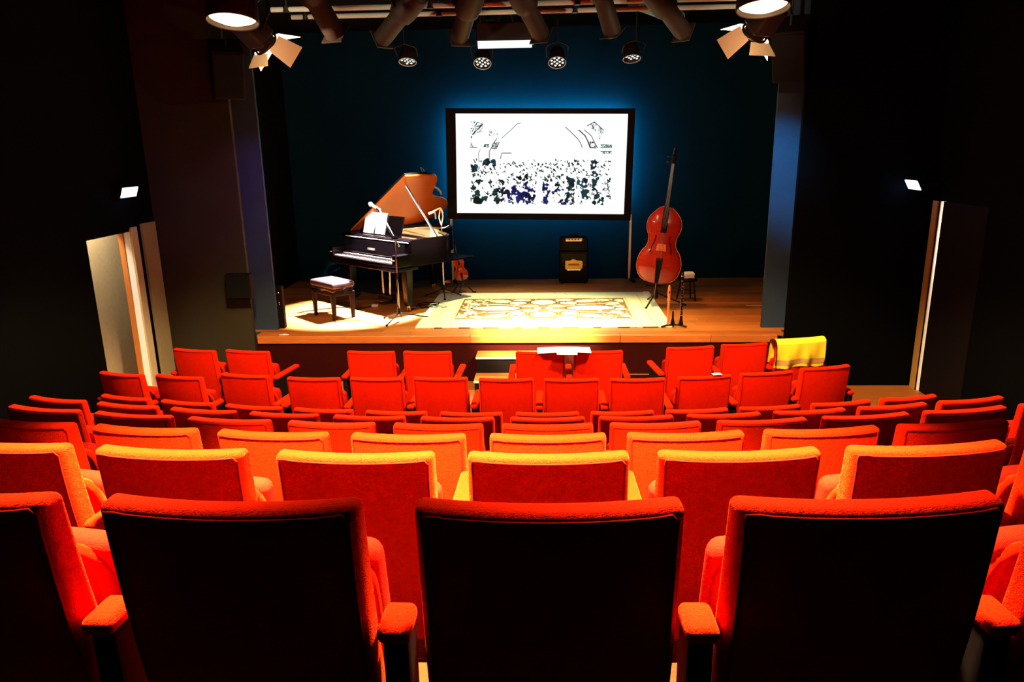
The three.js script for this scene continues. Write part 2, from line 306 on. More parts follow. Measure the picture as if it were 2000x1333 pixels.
RANGE.forEach(([a, b], k) => {
  for (let i = a; i <= b; i++) { const x = 0.003 + (i < 0 ? 0.593 : 0.580) * i; seat((i === a ? 'end' : 'mid') + (k === 0 ? 'Short' : ''), k, i - a, b - a + 1, x, FL[k], arc(k, x), (x - AX) / 14); }
});
const G = [[-3.965, -6.373, -14, 1], [-3.375, -6.29, -12, 0], [-2.775, -6.33, -10, 0], [-2.105, -6.235, -3, 1], [-1.527, -6.23, -2, 0], [-0.952, -6.235, -1, 0], [-0.36, -6.205, 0, 0], [0.218, -6.20, 1, 0], [0.796, -6.205, 2, 0], [1.395, -6.275, 9, 0], [1.968, -6.385, 10, 0], [2.545, -6.55, 14, 0]];
const GL = { 2: 'red seat beside the left aisle in the second row from the stage, lit orange', 3: 'red seat at the right side of the left aisle, second row from the stage', 9: 'red seat with a white paper tag on its top, second row from the stage', 11: 'outermost right seat in the second row, red with its right side fading to black' };
G.forEach(([x, z, d, e], i) => seat(e ? 'end' : 'mid', 6, i, G.length, x, 0, z, d * R, GL[i]));
const HH = [[-3.655, -7.19, -12, 1], [-3.075, -7.14, -10, 0], [-1.783, -7.10, -3, 1], [-1.206, -7.09, -2, 0], [-0.067, -7.07, 0, 1], [0.514, -7.10, 1, 0], [1.454, -7.24, 8, 1], [2.023, -7.351, 10, 0], [2.604, -7.464, 12, 0]];
const HL = { 3: 'bright red front row seat just left of the stage steps', 4: 'bright red front row seat before the steps, under the left end of the papers', 5: 'bright red front row seat under the right end of the white papers', 8: 'front row seat hidden under the yellow safety vest' };
HH.forEach(([x, z, d, e], i) => seat(e ? 'end' : 'mid', 7, i, HH.length, x, 0, z, d * R, HL[i]));

// things lying on the seats
{
  const cloth = (w, d, y, x, z, rot, bendY) => { const g = new THREE.BoxGeometry(w, 0.004, d, 14, 1, 6), p = g.attributes.position; for (let i = 0; i < p.count; i++) p.setY(i, p.getY(i) + bendY(p.getX(i), p.getZ(i))); g.computeVertexNormals(); return g.rotateY(rot).translate(x, y, z); };
  const a = part('paper_sheet', cloth(0.53, 0.20, 0.893, 0.17, -7.09, 0.03, (x, z) => 0.01 * Math.cos(x * 6) - 0.004), paper); tag(a, 'long white paper sheet lying across the tops of two front row seats', 'paper');
  const b = part('paper_sheet', cloth(0.20, 0.11, 0.902, 0.20, -6.995, -0.05, (x, z) => -0.25 * Math.max(0, z)), paper); tag(b, 'small white paper hanging over the edge of the long sheet between two seats', 'paper');
  const c = part('paper_tag', cloth(0.08, 0.05, 0.887, 1.50, -6.285, 0.15, (x, z) => 0.01 * Math.cos(x * 20)), paper); tag(c, 'tiny white paper scrap on the top edge of a second row seat', 'paper');
}
{
  // safety vest draped over the outermost front row seat
  const t = thing('safety_vest', 'bright yellow safety vest with grey bands draped over the last front row seat', 'vest', [2.604, 0, -7.464], 12 * R);
  const nx = 40, ny = 30, r = rng(9), pos = [], uv = [], ix = [];
  const prof = (s) => { // s 0 = front bottom, 1 = rear bottom
    const y0 = 0.905; if (s < 0.36) return [-0.098 - 0.05 * (1 - s / 0.36), 0.62 + (y0 - 0.025 - 0.62) * (s / 0.36)];
    if (s < 0.5) { const a = (s - 0.36) / 0.14; return [-0.098 + 0.135 * a, y0 - 0.025 + 0.028 * Math.sin(a * Math.PI)]; }
    const a = (s - 0.5) / 0.5; return [0.037 + 0.012 * Math.sin(a * 3) - 0.045 * a, y0 - 0.025 - 0.275 * a];
  };
  for (let j = 0; j <= ny; j++) for (let i = 0; i <= nx; i++) {
    const u = i / nx, s = j / ny, [z, y] = prof(s), x = -0.272 + 0.548 * u, k = s > 0.5 ? (s - 0.5) * 2 : Math.max(0, (0.36 - s) / 0.36);
    const fold = 0.014 * k * (Math.sin(u * 17 + s * 4) + 0.6 * Math.sin(u * 31 - s * 6)) + 0.010 * k;
    pos.push(x * (1 + 0.02 * (s > 0.36 && s < 0.5 ? 1 : 0)), y - 0.01 * k * Math.sin(u * 9), z + 0.026 * (1 - (2 * u - 1) ** 2) + (s > 0.43 ? fold : -fold)); uv.push(u, s);
    if (i < nx && j < ny) { const a = j * (nx + 1) + i; ix.push(a, a + 1, a + nx + 1, a + 1, a + nx + 2, a + nx + 1); }
  }
  const mk = (j0, j1, off) => { const g = new THREE.BufferGeometry(), p = []; for (let j = j0; j <= j1; j++) for (let i = 0; i <= nx; i++) { const k = (j * (nx + 1) + i) * 3; p.push(pos[k], pos[k + 1] + (j > 11 && j < 15 ? off : 0), pos[k + 2] + (j > 13 ? off : -off)); } const q = []; for (let j = 0; j < j1 - j0; j++) for (let i = 0; i < nx; i++) { const a = j * (nx + 1) + i; q.push(a, a + 1, a + nx + 1, a + 1, a + nx + 2, a + nx + 1); } g.setAttribute('position', new THREE.Float32BufferAttribute(p, 3)); g.setIndex(q); g.computeVertexNormals(); return g; };
  part('cloth', mk(0, ny, 0), hiVis, t); part('reflective_band', mk(25, 28, 0.003), reflective, t, 'dull grey reflective band'); part('reflective_band', mk(3, 6, 0.003), reflective, t);
  part('edge_binding', tube([[-0.272, 0.64, 0.04], [-0.274, 0.78, 0.052], [-0.276, 0.87, 0.045], [-0.277, 0.908, 0.0], [-0.276, 0.88, -0.09], [-0.272, 0.68, -0.14]], 0.005, 30, 6), M(lin(0.02, 0.015, 0.01), 0.8), t, 'black edge binding');
}

// ---------------------------------------------------------------- rug
{
  const c = document.createElement('canvas'); c.width = 1400; c.height = 1000; const x = c.getContext('2d'), r = rng(3);
  const cream = '#f0e6c0', tan = '#946230', dark = '#5e3512', pale = '#fbf4d8', green = '#b9b06a';
  x.fillStyle = cream; x.fillRect(0, 0, 1400, 1000);
  for (let i = 0; i < 420; i++) { x.fillStyle = r() < 0.5 ? green : '#d9c184'; x.globalAlpha = 0.35 + 0.3 * r(); const a = r() * 1400, b = r() * 1000; x.beginPath(); x.ellipse(a, b, 3 + 10 * r(), 2 + 5 * r(), r() * 3, 0, 7); x.fill(); } x.globalAlpha = 1;
  x.strokeStyle = '#cdb26a'; x.lineWidth = 5; x.strokeRect(60, 60, 1280, 880); x.strokeRect(150, 190, 1100, 620);
  x.fillStyle = tan; x.fillRect(165, 205, 1070, 590);
  const ov = (a, b, rx, ry, col, rot = 0) => { x.fillStyle = col; x.beginPath(); x.ellipse(a, b, rx, ry, rot, 0, 7); x.fill(); };
  const quad = (f) => { for (const sx of [-1, 1]) for (const sy of [-1, 1]) f((a) => 700 + sx * a, (b) => 500 + sy * b, sx * sy); };
  quad((X, Y, s) => {
    ov(X(0), Y(175), 92, 84, dark); ov(X(0), Y(175), 80, 72, pale); ov(X(0), Y(175), 30, 26, cream);
    ov(X(165), Y(150), 66, 52, dark); ov(X(165), Y(150), 56, 42, pale); ov(X(140), Y(250), 60, 30, pale);
    ov(X(285), Y(215), 74, 46, pale, s * 0.3); ov(X(395), Y(245), 60, 30, cream, -s * 0.2); ov(X(455), Y(120), 44, 30, pale, s * 0.5); ov(X(500), Y(225), 30, 42, cream); ov(X(80), Y(70), 50, 30, cream); ov(X(480), Y(40), 38, 24, pale);
    x.strokeStyle = pale; x.lineWidth = 16; x.beginPath(); x.moveTo(X(80), Y(30)); x.bezierCurveTo(X(200), Y(90), X(240), Y(110), X(340), Y(120)); x.bezierCurveTo(X(420), Y(130), X(470), Y(180), X(525), Y(170)); x.stroke();
    x.strokeStyle = dark; x.lineWidth = 7; x.beginPath(); x.moveTo(X(60), Y(270)); x.bezierCurveTo(X(200), Y(300), X(330), Y(160), X(520), Y(280)); x.stroke();
    for (let i = 0; i < 46; i++) { const a = 340 + 190 * r(), b = 290 * r(); ov(X(a), Y(b), 5 + 9 * r(), 4 + 7 * r(), r() < 0.65 ? pale : dark, r() * 3); }
    for (let i = 0; i < 26; i++) ov(X(340 * r()), Y(290 * r()), 4 + 8 * r(), 3 + 6 * r(), r() < 0.55 ? cream : dark, r() * 3);
  });
  for (const s of [-1, 1]) { ov(700 + s * 300, 500, 165, 74, dark); ov(700 + s * 300, 500, 150, 62, pale); ov(700 + s * 300, 500, 60, 22, cream); }
  ov(700, 500, 60, 40, cream); ov(700, 500, 24, 18, dark);
  const t = new THREE.CanvasTexture(c); t.colorSpace = THREE.SRGBColorSpace; t.anisotropy = 8;
  const g = thing('rug', 'cream patterned oriental rug lying in the middle of the stage', 'rug', [-0.05, SY, -10.30]);
  const top = new THREE.BoxGeometry(3.14, 0.012, 2.26); top.translate(0, 0.007, 0);
  const side = M(lin(0.6, 0.5, 0.3), 0.9);
  part('pile', top, M(0xffffff, 0.95, { map: t, bumpMap: rep(velvetBump, 10, 8), bumpScale: 0.003 }), g);
  for (const s of [-1, 1]) { const m = part('fringe', rbox(0.09, 0.022, 2.27, 0.008, [1, 1, 8], (q) => { q.x += 0.004 * Math.sin(q.z * 21); }), M(lin(0.82, 0.76, 0.55), 0.9), g, 'thick cream end binding'); m.position.set(s * 1.60, 0.011, 0); }
  for (let i = 0; i < 9; i++) { const m = part('selvedge_stitch', box(0.10 + 0.05 * (i % 3), 0.014, 0.012, 0, 0, 0), M(lin(0.12, 0.05, 0.02), 0.9), g); m.position.set(-1.35 + i * 0.34, 0.008, 1.134); }
}

// ---------------------------------------------------------------- grand piano
{
  const W = 0.81, o = thing('grand_piano', 'black grand piano with raised lid on the left side of the stage', 'piano', [-2.66, SY, -10.42], -41 * R);
  const outline = (i = 0, z0 = 0.28) => { // plan, shape y = -z
    const s = new THREE.Shape(); s.moveTo(-W + i, z0); s.lineTo(-W + i, 1.55); s.bezierCurveTo(-W + i, 1.85 - i, -0.66, 1.98 - i, -0.44, 1.98 - i); s.bezierCurveTo(-0.14, 1.98 - i, 0.02 - i, 1.78, 0.10 - i, 1.5); s.bezierCurveTo(0.2 - i, 1.16, W - i, 1.22, W - i, 0.86); s.lineTo(W - i, z0); s.closePath(); return s;
  };
  const rim = outline(0); rim.holes.push(new THREE.Path(outline(0.05, 0.33).getPoints(16)));
  part('rim', flat(rim, 0.36, 0.006).translate(0, 0.66, 0), lacquer, o, 'glossy black case');
  part('soundboard', flat(outline(0.05, 0.33), 0.03).translate(0, 0.84, 0), soundboard, o);
  const pl = outline(0.09, 0.45); part('iron_plate', flat(pl, 0.02, 0.006).translate(0, 0.955, 0), gold, o, 'gold iron plate glaring in the light');
  { const s = []; for (let i = 0; i < 34; i++) { const x = -0.66 + 1.32 * i / 33, L = x < -0.3 ? 1.3 : Math.max(0.25, 1.2 - 0.75 * (x + 0.3)); s.push(rod([x, 0.985, -0.5], [x * 0.8 - 0.08, 0.985, -0.5 - L * 0.9], 0.0022, 0.0022, 4)); } part('strings', s, steel, o); }
  { const s = []; for (let i = 0; i < 30; i++) s.push(box(0.03, 0.03, 0.06, -0.66 + 1.32 * i / 29, 1.0, -0.62 - 0.1 * Math.sin(i / 30 * 3))); part('dampers', s, ebony, o); }
  part('key_bed', [rbox(1.62, 0.06, 0.40, 0.012).translate(0, 0.63, -0.19), box(1.56, 0.02, 1.2, 0, 0.65, -0.9)], lacquer, o);
  for (const s of [-1, 1]) { const ch = part('cheek', rbox(0.10, 0.18, 0.32, 0.02), lacquer, o); ch.position.set(s * 0.765, 0.75, -0.155); part('cheek_cap', rbox(0.06, 0.012, 0.05, 0.004), brass, ch); ch.children[0].position.set(0, 0.02, 0.155); }
  part('key_slip', rbox(1.44, 0.05, 0.025, 0.006).translate(0, 0.685, -0.008), lacquer, o);
  { const w = [], b = [], n = 52, kw = 1.42 / n; for (let i = 0; i < n; i++) { const x = -0.71 + kw * (i + 0.5); w.push(box(kw - 0.0015, 0.02, 0.155, x, 0.715, -0.10)); if (i < n - 1 && ![1, 4].includes((i + 5) % 7 === 6 ? 1 : (i + 5) % 7 === 2 ? 4 : 0)) b.push(box(kw * 0.5, 0.014, 0.10, x + kw / 2, 0.731, -0.125)); } part('white_keys', w, ivory, o, 'white keys glaring in the spotlight'); part('black_keys', b, ebony, o); }
  part('felt_strip', rbox(1.43, 0.012, 0.016, 0.004).translate(0, 0.738, -0.185), M(lin(0.5, 0.35, 0.34), 0.5), o, 'pale strip along the rear of the keys');
  const fb = part('fallboard', rbox(1.43, 0.20, 0.03, 0.008), lacquer, o); fb.position.set(0, 0.86, -0.225); fb.rotation.x = -0.16;
  { // maker's lettering
    const c = document.createElement('canvas'); c.width = 512; c.height = 96; const x = c.getContext('2d'); x.fillStyle = '#0a0507'; x.fillRect(0, 0, 512, 96); x.fillStyle = '#f0c9b8'; x.font = 'bold 84px serif'; x.textAlign = 'center'; x.textBaseline = 'middle'; x.fillText('K.KAWAI', 256, 52);
    const t = new THREE.CanvasTexture(c); t.colorSpace = THREE.SRGBColorSpace; const m = part('lettering', new THREE.PlaneGeometry(0.21, 0.04), P(0xffffff, 0.4, { map: t }), fb, 'small pale maker lettering'); m.position.set(-0.03, -0.02, 0.0165);
  }
  part('front_rail', rbox(1.62, 0.03, 0.20, 0.008).translate(0, 1.0, -0.34), lacquer, o); part('rail_highlight', rbox(1.5, 0.012, 0.012, 0.004).translate(0.05, 0.985, -0.236), M(lin(0.7, 0.62, 0.62), 0.3), o, 'pale strip for the highlight along the rail');  // highlight on the rail edge built as a pale strip
  const desk = part('music_desk', rbox(0.86, 0.30, 0.016, 0.006), lacquer, o); desk.position.set(0, 1.16, -0.45); desk.rotation.x = -0.28; part('desk_ledge', rbox(0.86, 0.016, 0.05, 0.005), lacquer, desk); desk.children[0].position.set(0, -0.145, 0.026);
  // lid hinged on the bass side
  const lid = new THREE.Group(); lid.name = 'lid'; o.add(lid); lid.position.set(-W - 0.005, 1.035, 0); lid.rotation.z = 31 * R;
  const ls = new THREE.Shape(); ls.moveTo(0, 0.42); ls.lineTo(0, 1.55); ls.bezierCurveTo(0, 1.85, 0.15, 2.0, 0.37, 2.0); ls.bezierCurveTo(0.67, 2.0, 0.83, 1.78, 0.91, 1.5); ls.bezierCurveTo(1.01, 1.16, 1.63, 1.22, 1.63, 0.86); ls.lineTo(1.63, 0.42); ls.closePath();
  part('lid_board', flat(ls, 0.018, 0.004), lidReflectTint, lid, 'underside with its orange reflection painted in');
  part('lid_top', flat(ls, 0.006, 0.004).translate(0, 0.022, 0), lacquer, lid); part('lid_flap', rbox(1.62, 0.02, 0.42, 0.006).translate(0.815, 0.046, -0.64), lacquer, lid);
  const a = 1.35, L = [-W + a * Math.cos(31 * R), 1.035 + a * Math.sin(31 * R), -0.62];
  part('prop_stick', rod([0.77, 1.01, -0.80], L, 0.012, 0.010, 8), lacquer, o); part('prop_stick_edge', rod([0.752, 1.01, -0.79], [L[0] - 0.018, L[1], L[2] + 0.01], 0.004, 0.004, 6), steel, o, 'bright edge of the prop stick');
  for (const [x, z] of [[-0.68, -0.28], [0.68, -0.28], [-0.38, -1.65]]) {
    const l = part('leg', [rbox(0.11, 0.54, 0.11, 0.014, [1, 1, 1], (q) => { const k = 0.8 + 0.4 * (q.y + 0.27) / 0.54; q.x *= k; q.z *= k; }).translate(0, 0.35, 0)], lacquer, o); l.position.set(x, 0, z);
    part('caster', [new THREE.TorusGeometry(0.026, 0.012, 8, 16).translate(0, 0.038, 0), cyl(0.03, 0.03, 0.03, 0, 0.075, 0)], brass, l);
  }
  const ly = new THREE.Group(); ly.name = 'pedal_lyre'; o.add(ly); ly.position.set(0, 0, -0.42);
  part('lyre_post', rod([-0.08, 0.14, 0], [-0.10, 0.64, 0], 0.014, 0.014), steel, ly); part('lyre_post', rod([0.08, 0.14, 0], [0.10, 0.64, 0], 0.014, 0.014), steel, ly); part('pedal_box', rbox(0.34, 0.09, 0.10, 0.012).translate(0, 0.10, 0), lacquer, ly);
  for (const x of [-0.09, 0, 0.09]) part('pedal', rbox(0.045, 0.014, 0.15, 0.006, [1, 1, 3], (q) => { q.x *= 1 + 2.2 * Math.max(0, q.z); }).translate(x, 0.075, 0.11), brass, ly);
}
{
  const s = thing('sheet_music', 'glaring white sheet music standing on the piano music desk', 'sheet music', [-2.52, 1.70, -10.90], -41 * R); s.rotation.order = 'YXZ'; s.rotation.x = -0.26;
  for (const k of [-1, 1]) { const m = part('page', rbox(0.26, 0.37, 0.006, 0.002, [6, 2, 1], (q) => { q.z += 0.012 * Math.cos(q.x * 12); }), paper, s); m.position.set(k * 0.13, 0.05, 0.03); m.rotation.y = -k * 0.05; }
}
// ---------------------------------------------------------------- piano bench
{
  const b = thing('piano_bench', 'black piano bench with padded grey seat in front of the piano', 'bench', [-2.955, SY, -9.90], -44 * R);
  const cush = part('cushion', rbox(0.60, 0.085, 0.36, 0.03, [6, 1, 4], (q) => { if (q.y > 0) q.y += 0.012 * Math.cos(q.x * 5) * Math.cos(q.z * 8); }), vinyl, b, 'padded grey top'); cush.position.y = 0.475;
  part('apron', [rbox(0.56, 0.05, 0.02, 0.005).translate(0, 0.36, 0.15), rbox(0.56, 0.05, 0.02, 0.005).translate(0, 0.36, -0.15), rbox(0.02, 0.05, 0.30, 0.005).translate(-0.27, 0.36, 0), rbox(0.02, 0.05, 0.30, 0.005).translate(0.27, 0.36, 0)], ebony, b);
  part('seat_board', rbox(0.56, 0.02, 0.33, 0.006).translate(0, 0.425, 0), ebony, b);
  part('scissor_lift', [rod([-0.18, 0.37, 0.1], [0.18, 0.42, 0.1], 0.008), rod([0.18, 0.37, 0.1], [-0.18, 0.42, 0.1], 0.008), rod([-0.18, 0.37, -0.1], [0.18, 0.42, -0.1], 0.008)], brass, b);
  for (const s of [-1, 1]) { const k = part('knob', [new THREE.CylinderGeometry(0.034, 0.034, 0.035, 16).rotateZ(Math.PI / 2), rod([-0.06 * s, 0, 0], [0, 0, 0], 0.008)], ebony, b); k.position.set(s * 0.33, 0.405, 0); }
  for (const sx of [-1, 1]) for (const sz of [-1, 1]) { const l = part('leg', rbox(0.055, 0.38, 0.055, 0.008, [1, 1, 1], (q) => { const k = 0.72 + 0.5 * (q.y + 0.19) / 0.38; q.x *= k; q.z *= k; }), ebony, b); l.position.set(sx * 0.255, 0.19, sz * 0.145); }
}

// ---------------------------------------------------------------- string instruments
function outlineW(t) { // half width of a violin-family body, t from 0 (bottom) to 1 (neck)
  const K = [[0, 0.06], [0.02, 0.16], [0.06, 0.235], [0.12, 0.285], [0.2, 0.31], [0.28, 0.312], [0.36, 0.29], [0.41, 0.262], [0.425, 0.255], [0.45, 0.222], [0.5, 0.198], [0.56, 0.190], [0.62, 0.200], [0.65, 0.218], [0.665, 0.226], [0.70, 0.236], [0.76, 0.244], [0.82, 0.232], [0.88, 0.198], [0.94, 0.135], [0.98, 0.085], [1, 0.05]];
  for (let i = 1; i < K.length; i++) if (t <= K[i][0]) { const a = (t - K[i - 1][0]) / (K[i][0] - K[i - 1][0]); return K[i - 1][1] + (K[i][1] - K[i - 1][1]) * a; } return 0.05;
}
function fiddle(name, label, category, scale, up) { // local: base of body at y = 0, belly towards +z; body 1.1 long
  const o = thing(name, label, category), B = 1.1, nT = 60, nS = 14, D = 0.19;
  const pos = [], ix = [], row = 2 * (nS + 1);
  for (let i = 0; i <= nT; i++) { const t = i / nT, w = outlineW(t), e = Math.min(1, Math.sin(Math.PI * Math.min(Math.max(t, 0.02), 0.98)) * 1.6);
    for (let j = 0; j <= nS; j++) { const s = -1 + 2 * j / nS; pos.push(s * w, t * B, D / 2 + 0.055 * e * (1 - Math.abs(s) ** 2.4)); }
    for (let j = 0; j <= nS; j++) { const s = 1 - 2 * j / nS; pos.push(s * w, t * B, -D / 2 - 0.03 * e * (1 - s * s)); } }
  for (let i = 0; i < nT; i++) for (let j = 0; j < row; j++) { const a = i * row + j, b = i * row + (j + 1) % row; ix.push(a, b, a + row, b, b + row, a + row); }
  for (const i of [0, nT]) { const c = pos.length / 3; pos.push(0, i / nT * B, 0); for (let j = 0; j < row; j++) { const a = i * row + j, b = i * row + (j + 1) % row; i ? ix.push(c, a, b) : ix.push(c, b, a); } }
  const g = new THREE.BufferGeometry(); g.setAttribute('position', new THREE.Float32BufferAttribute(pos, 3)); g.setIndex(ix);
  g.setAttribute('uv', new THREE.Float32BufferAttribute(pos.reduce((u, v, k) => { if (k % 3 < 2) u.push(v); return u; }, []), 2)); g.computeVertexNormals();
  const body = part('body', g, varnish, o, 'red brown varnished body');
  const top = (x, t) => D / 2 + 0.055 * (1 - (Math.abs(x) / outlineW(t)) ** 2.4) + 0.003;
  for (const s of [-1, 1]) { const pts = []; for (let k = 0; k <= 14; k++) { const u = k / 14, t = 0.40 + 0.22 * u, x = s * (0.135 - 0.012 * Math.sin((u - 0.5) * 6) + (u > 0.86 ? -0.10 * (u - 0.86) : 0) + (u < 0.14 ? 0.10 * (0.14 - u) : 0) - 0.03 * u); pts.push([x, t * B, top(x, t)]); } part('sound_hole', [tube(pts, 0.006, 24, 5), ball(0.012, pts[0][0] + s * -0.008, pts[0][1] + 0.01, pts[0][2], 8), ball(0.010, pts[14][0] + s * 0.008, pts[14][1] - 0.01, pts[14][2], 8)], ebony, body); }
  { const e = []; for (const s of [-1, 1]) { const p = []; for (let i = 0; i <= 46; i++) { const t = 0.02 + 0.96 * i / 46; p.push([s * outlineW(t), t * B, D / 2]); } e.push(tube(p, 0.006, 92, 5)); } part('edge', e, maple, body); }
  part('bridge', [rbox(0.15, 0.10, 0.014, 0.004, [2, 2, 1], (q) => { q.x *= 1 - 0.25 * (q.y + 0.05) / 0.1; }).translate(0, 0.52, 0).rotateX(0).translate(0, 0, D / 2 + 0.06)].map((q) => q.rotateX(Math.PI / 2 * 0).translate(0, 0.0, 0.02)), maple, o);
  part('tailpiece', rbox(0.085, 0.36, 0.02, 0.006, [1, 4, 1], (q) => { q.x *= 0.62 + 0.5 * (q.y + 0.18) / 0.36; }).rotateX(-0.16).translate(0, 0.19, D / 2 + 0.075), ebony, o);
  part('neck', rbox(0.05, 0.62, 0.05, 0.02).translate(0, B + 0.24, D / 2 - 0.005), maple, o);
  part('fingerboard', rbox(0.075, 0.95, 0.022, 0.008, [1, 6, 1], (q) => { q.x *= 1.15 - 0.5 * (q.y + 0.475) / 0.95; q.z += 0.004 - 0.02 * (q.y + 0.475) / 0.95; }).rotateX(0.0).translate(0, B + 0.10, D / 2 + 0.085), ebony, o);
  part('strings', [-0.024, -0.008, 0.008, 0.024].map((x) => rod([x * 1.2, 0.34, D / 2 + 0.10], [x * 0.6, B + 0.58, D / 2 + 0.09], 0.0022, 0.0022, 4)), steel, o);
  const hd = part('pegbox', rbox(0.06, 0.20, 0.06, 0.014, [1, 3, 1], (q) => { q.x *= 1 - 0.3 * (q.y + 0.1) / 0.2; }).rotateX(-0.18).translate(0, B + 0.64, D / 2 + 0.01), ebony, o);
  part('scroll', [new THREE.TorusGeometry(0.034, 0.020, 8, 20).rotateY(Math.PI / 2).translate(0, B + 0.75, D / 2 + 0.03), ball(0.018, 0, B + 0.75, D / 2 + 0.03, 10)], ebony, hd);
  for (const s of [-1, 1]) for (const k of [0, 1]) part('tuning_peg', [rod([0, B + 0.60 + 0.07 * k, D / 2], [s * 0.07, B + 0.60 + 0.07 * k, D / 2 - 0.01], 0.006, 0.006, 6), ball(0.014, s * 0.08, B + 0.60 + 0.07 * k, D / 2 - 0.01, 8)], blackMetal, hd);
  part('endpin', rod([0, 0, 0.02], [0, -0.24, 0.03], 0.009, 0.005, 8), steel, o);
  o.scale.setScalar(scale); return o;
}
{
  const b = fiddle('double_bass', 'large red brown double bass standing upright at the right of the rug', 'double bass', 0.98);
  b.rotation.order = 'YZX'; b.rotation.set(-0.09, -0.16, -0.104); b.position.set(1.555, 0.945, -10.42);
  const s = thing('instrument_stand', 'black tripod stand holding the double bass', 'stand', [1.56, SY, -10.46]);
  part('post', [rod([0, 0.14, 0], [0.02, 0.95, -0.12], 0.014), cyl(0.03, 0.03, 0.12, 0, 0.17, 0)], blackMetal, s);
  for (const [x, z] of [[-0.16, 0.22], [0.42, 0.02], [-0.05, -0.38]]) { const l = part('leg', rod([0, 0.20, 0], [x, 0.02, z], 0.012), blackMetal, s); part('rubber_foot', ball(0.018, x, 0.018, z, 8), rubber, l); }
  part('body_cradle', [tube([[-0.16, 0.32, 0.14], [-0.15, 0.30, 0], [-0.08, 0.28, -0.08], [0.08, 0.28, -0.08], [0.15, 0.30, 0], [0.16, 0.32, 0.14]], 0.012, 24, 6), rod([0, 0.22, -0.02], [0, 0.29, -0.08], 0.012)], blackMetal, s);
  part('neck_yoke', tube([[-0.2, 0.95, 0.0], [-0.1, 0.95, -0.13], [0.1, 0.95, -0.13], [0.2, 0.95, 0.0]], 0.010, 16, 6), blackMetal, s);
}
{
  const v = fiddle('violin', 'small red brown violin leaning on a stand beside the piano', 'violin', 0.34); v.rotation.order = 'YZX'; v.rotation.set(-0.15, 0.2, 0.18); v.position.set(-1.335, 0.80, -11.53);
  const s = thing('violin_stand', 'black folding stand under the small violin', 'stand', [-1.36, SY, -11.57]);
  part('post', rod([0, 0.12, 0], [-0.09, 0.70, -0.05], 0.009), blackMetal, s);
  for (const [x, z] of [[0.19, 0.06], [-0.13, 0.06], [-0.01, 0.16]]) { const l = part('leg', rod([0, 0.20, 0], [x, 0.02, z], 0.011), blackMetal, s); part('rubber_foot', rbox(0.06, 0.022, 0.03, 0.008).translate(x + (x > 0 ? 0.02 : 0), 0.012, z), rubber, l); }
  part('cradle', [rod([-0.06, 0.18, 0.12], [0.07, 0.18, 0.12], 0.008), rod([0, 0.18, 0], [-0.06, 0.18, 0.12], 0.008), rod([0, 0.18, 0], [0.07, 0.18, 0.12], 0.008)], blackMetal, s);
}
// wind instruments on a small stand at the rug's corner
{
  const s = thing('wind_stand', 'small black instrument stand at the front right corner of the rug', 'stand', [1.60, SY, -9.17]);
  part('base_bar', tube([[-0.15, 0.015, 0.02], [-0.06, 0.035, 0.0], [0.06, 0.035, 0.0], [0.17, 0.015, 0.02]], 0.013, 20, 8), blackMetal, s);
  part('base_leg', rod([0, 0.035, 0], [0.01, 0.012, -0.14], 0.012), blackMetal, s);
  part('peg', lathe([[0.028, 0], [0.026, 0.03], [0.014, 0.08], [0.010, 0.17], [0.0, 0.185]], 14).translate(-0.005, 0.035, -0.01), ebony, s); part('peg', lathe([[0.018, 0], [0.012, 0.05], [0, 0.06]], 12).translate(-0.065, 0.035, 0), ebony, s); part('peg', lathe([[0.02, 0], [0.014, 0.05], [0, 0.06]], 12).translate(0.098, 0.035, 0), ebony, s);
  const r = thing('recorder', 'orange wooden recorder standing upright on the small stand', 'recorder', [1.535, SY + 0.04, -9.17]);
  const pear = P(lin(0.62, 0.16, 0.03), 0.4, { clearcoat: 0.4 });
  part('tube', lathe([[0.009, 0], [0.017, 0.0], [0.018, 0.02], [0.012, 0.05], [0.013, 0.16], [0.014, 0.30]], 18), pear, r); part('middle_joint', lathe([[0.014, 0.30], [0.019, 0.305], [0.019, 0.335], [0.015, 0.345]], 18), pear, r); part('head', lathe([[0.015, 0.345], [0.018, 0.37], [0.019, 0.44], [0.016, 0.47], [0.010, 0.505], [0.0, 0.51]], 18), pear, r);
  part('window', box(0.014, 0.03, 0.008, 0, 0.42, 0.018), ebony, r); for (let i = 0; i < 6; i++) part('finger_hole', new THREE.CylinderGeometry(0.0035, 0.0035, 0.006, 8).rotateX(Math.PI / 2).translate(0, 0.10 + 0.035 * i, 0.0125), ebony, r);
  const c = thing('clarinet', 'black clarinet with silver keys standing upright on the small stand', 'clarinet', [1.698, SY + 0.04, -9.17]);
  part('bell', lathe([[0.030, 0], [0.031, 0.006], [0.022, 0.04], [0.016, 0.09], [0.015, 0.12]], 20), ebony, c); part('lower_joint', lathe([[0.015, 0.12], [0.0145, 0.35]], 18), ebony, c); part('upper_joint', lathe([[0.0145, 0.36], [0.0135, 0.56]], 18), ebony, c); part('barrel', lathe([[0.016, 0.56], [0.017, 0.59], [0.015, 0.62]], 18), ebony, c); part('mouthpiece', lathe([[0.013, 0.62], [0.012, 0.66], [0.006, 0.70], [0, 0.702]], 16), ebony, c);
  for (const y of [0.12, 0.35, 0.56, 0.62]) part('ring', new THREE.TorusGeometry(0.0155, 0.003, 6, 18).rotateX(Math.PI / 2).translate(0, y, 0), steel, c);
  for (let i = 0; i < 12; i++) part('key', [new THREE.CylinderGeometry(0.009, 0.009, 0.005, 12).rotateX(Math.PI / 2).translate((i % 3 - 1) * 0.010, 0.15 + 0.034 * i, 0.018)], steel, c);
  part('key_rod', [rod([-0.015, 0.14, 0.012], [-0.015, 0.33, 0.012], 0.0025), rod([0.014, 0.38, 0.012], [0.014, 0.54, 0.012], 0.0025)], steel, c);
}

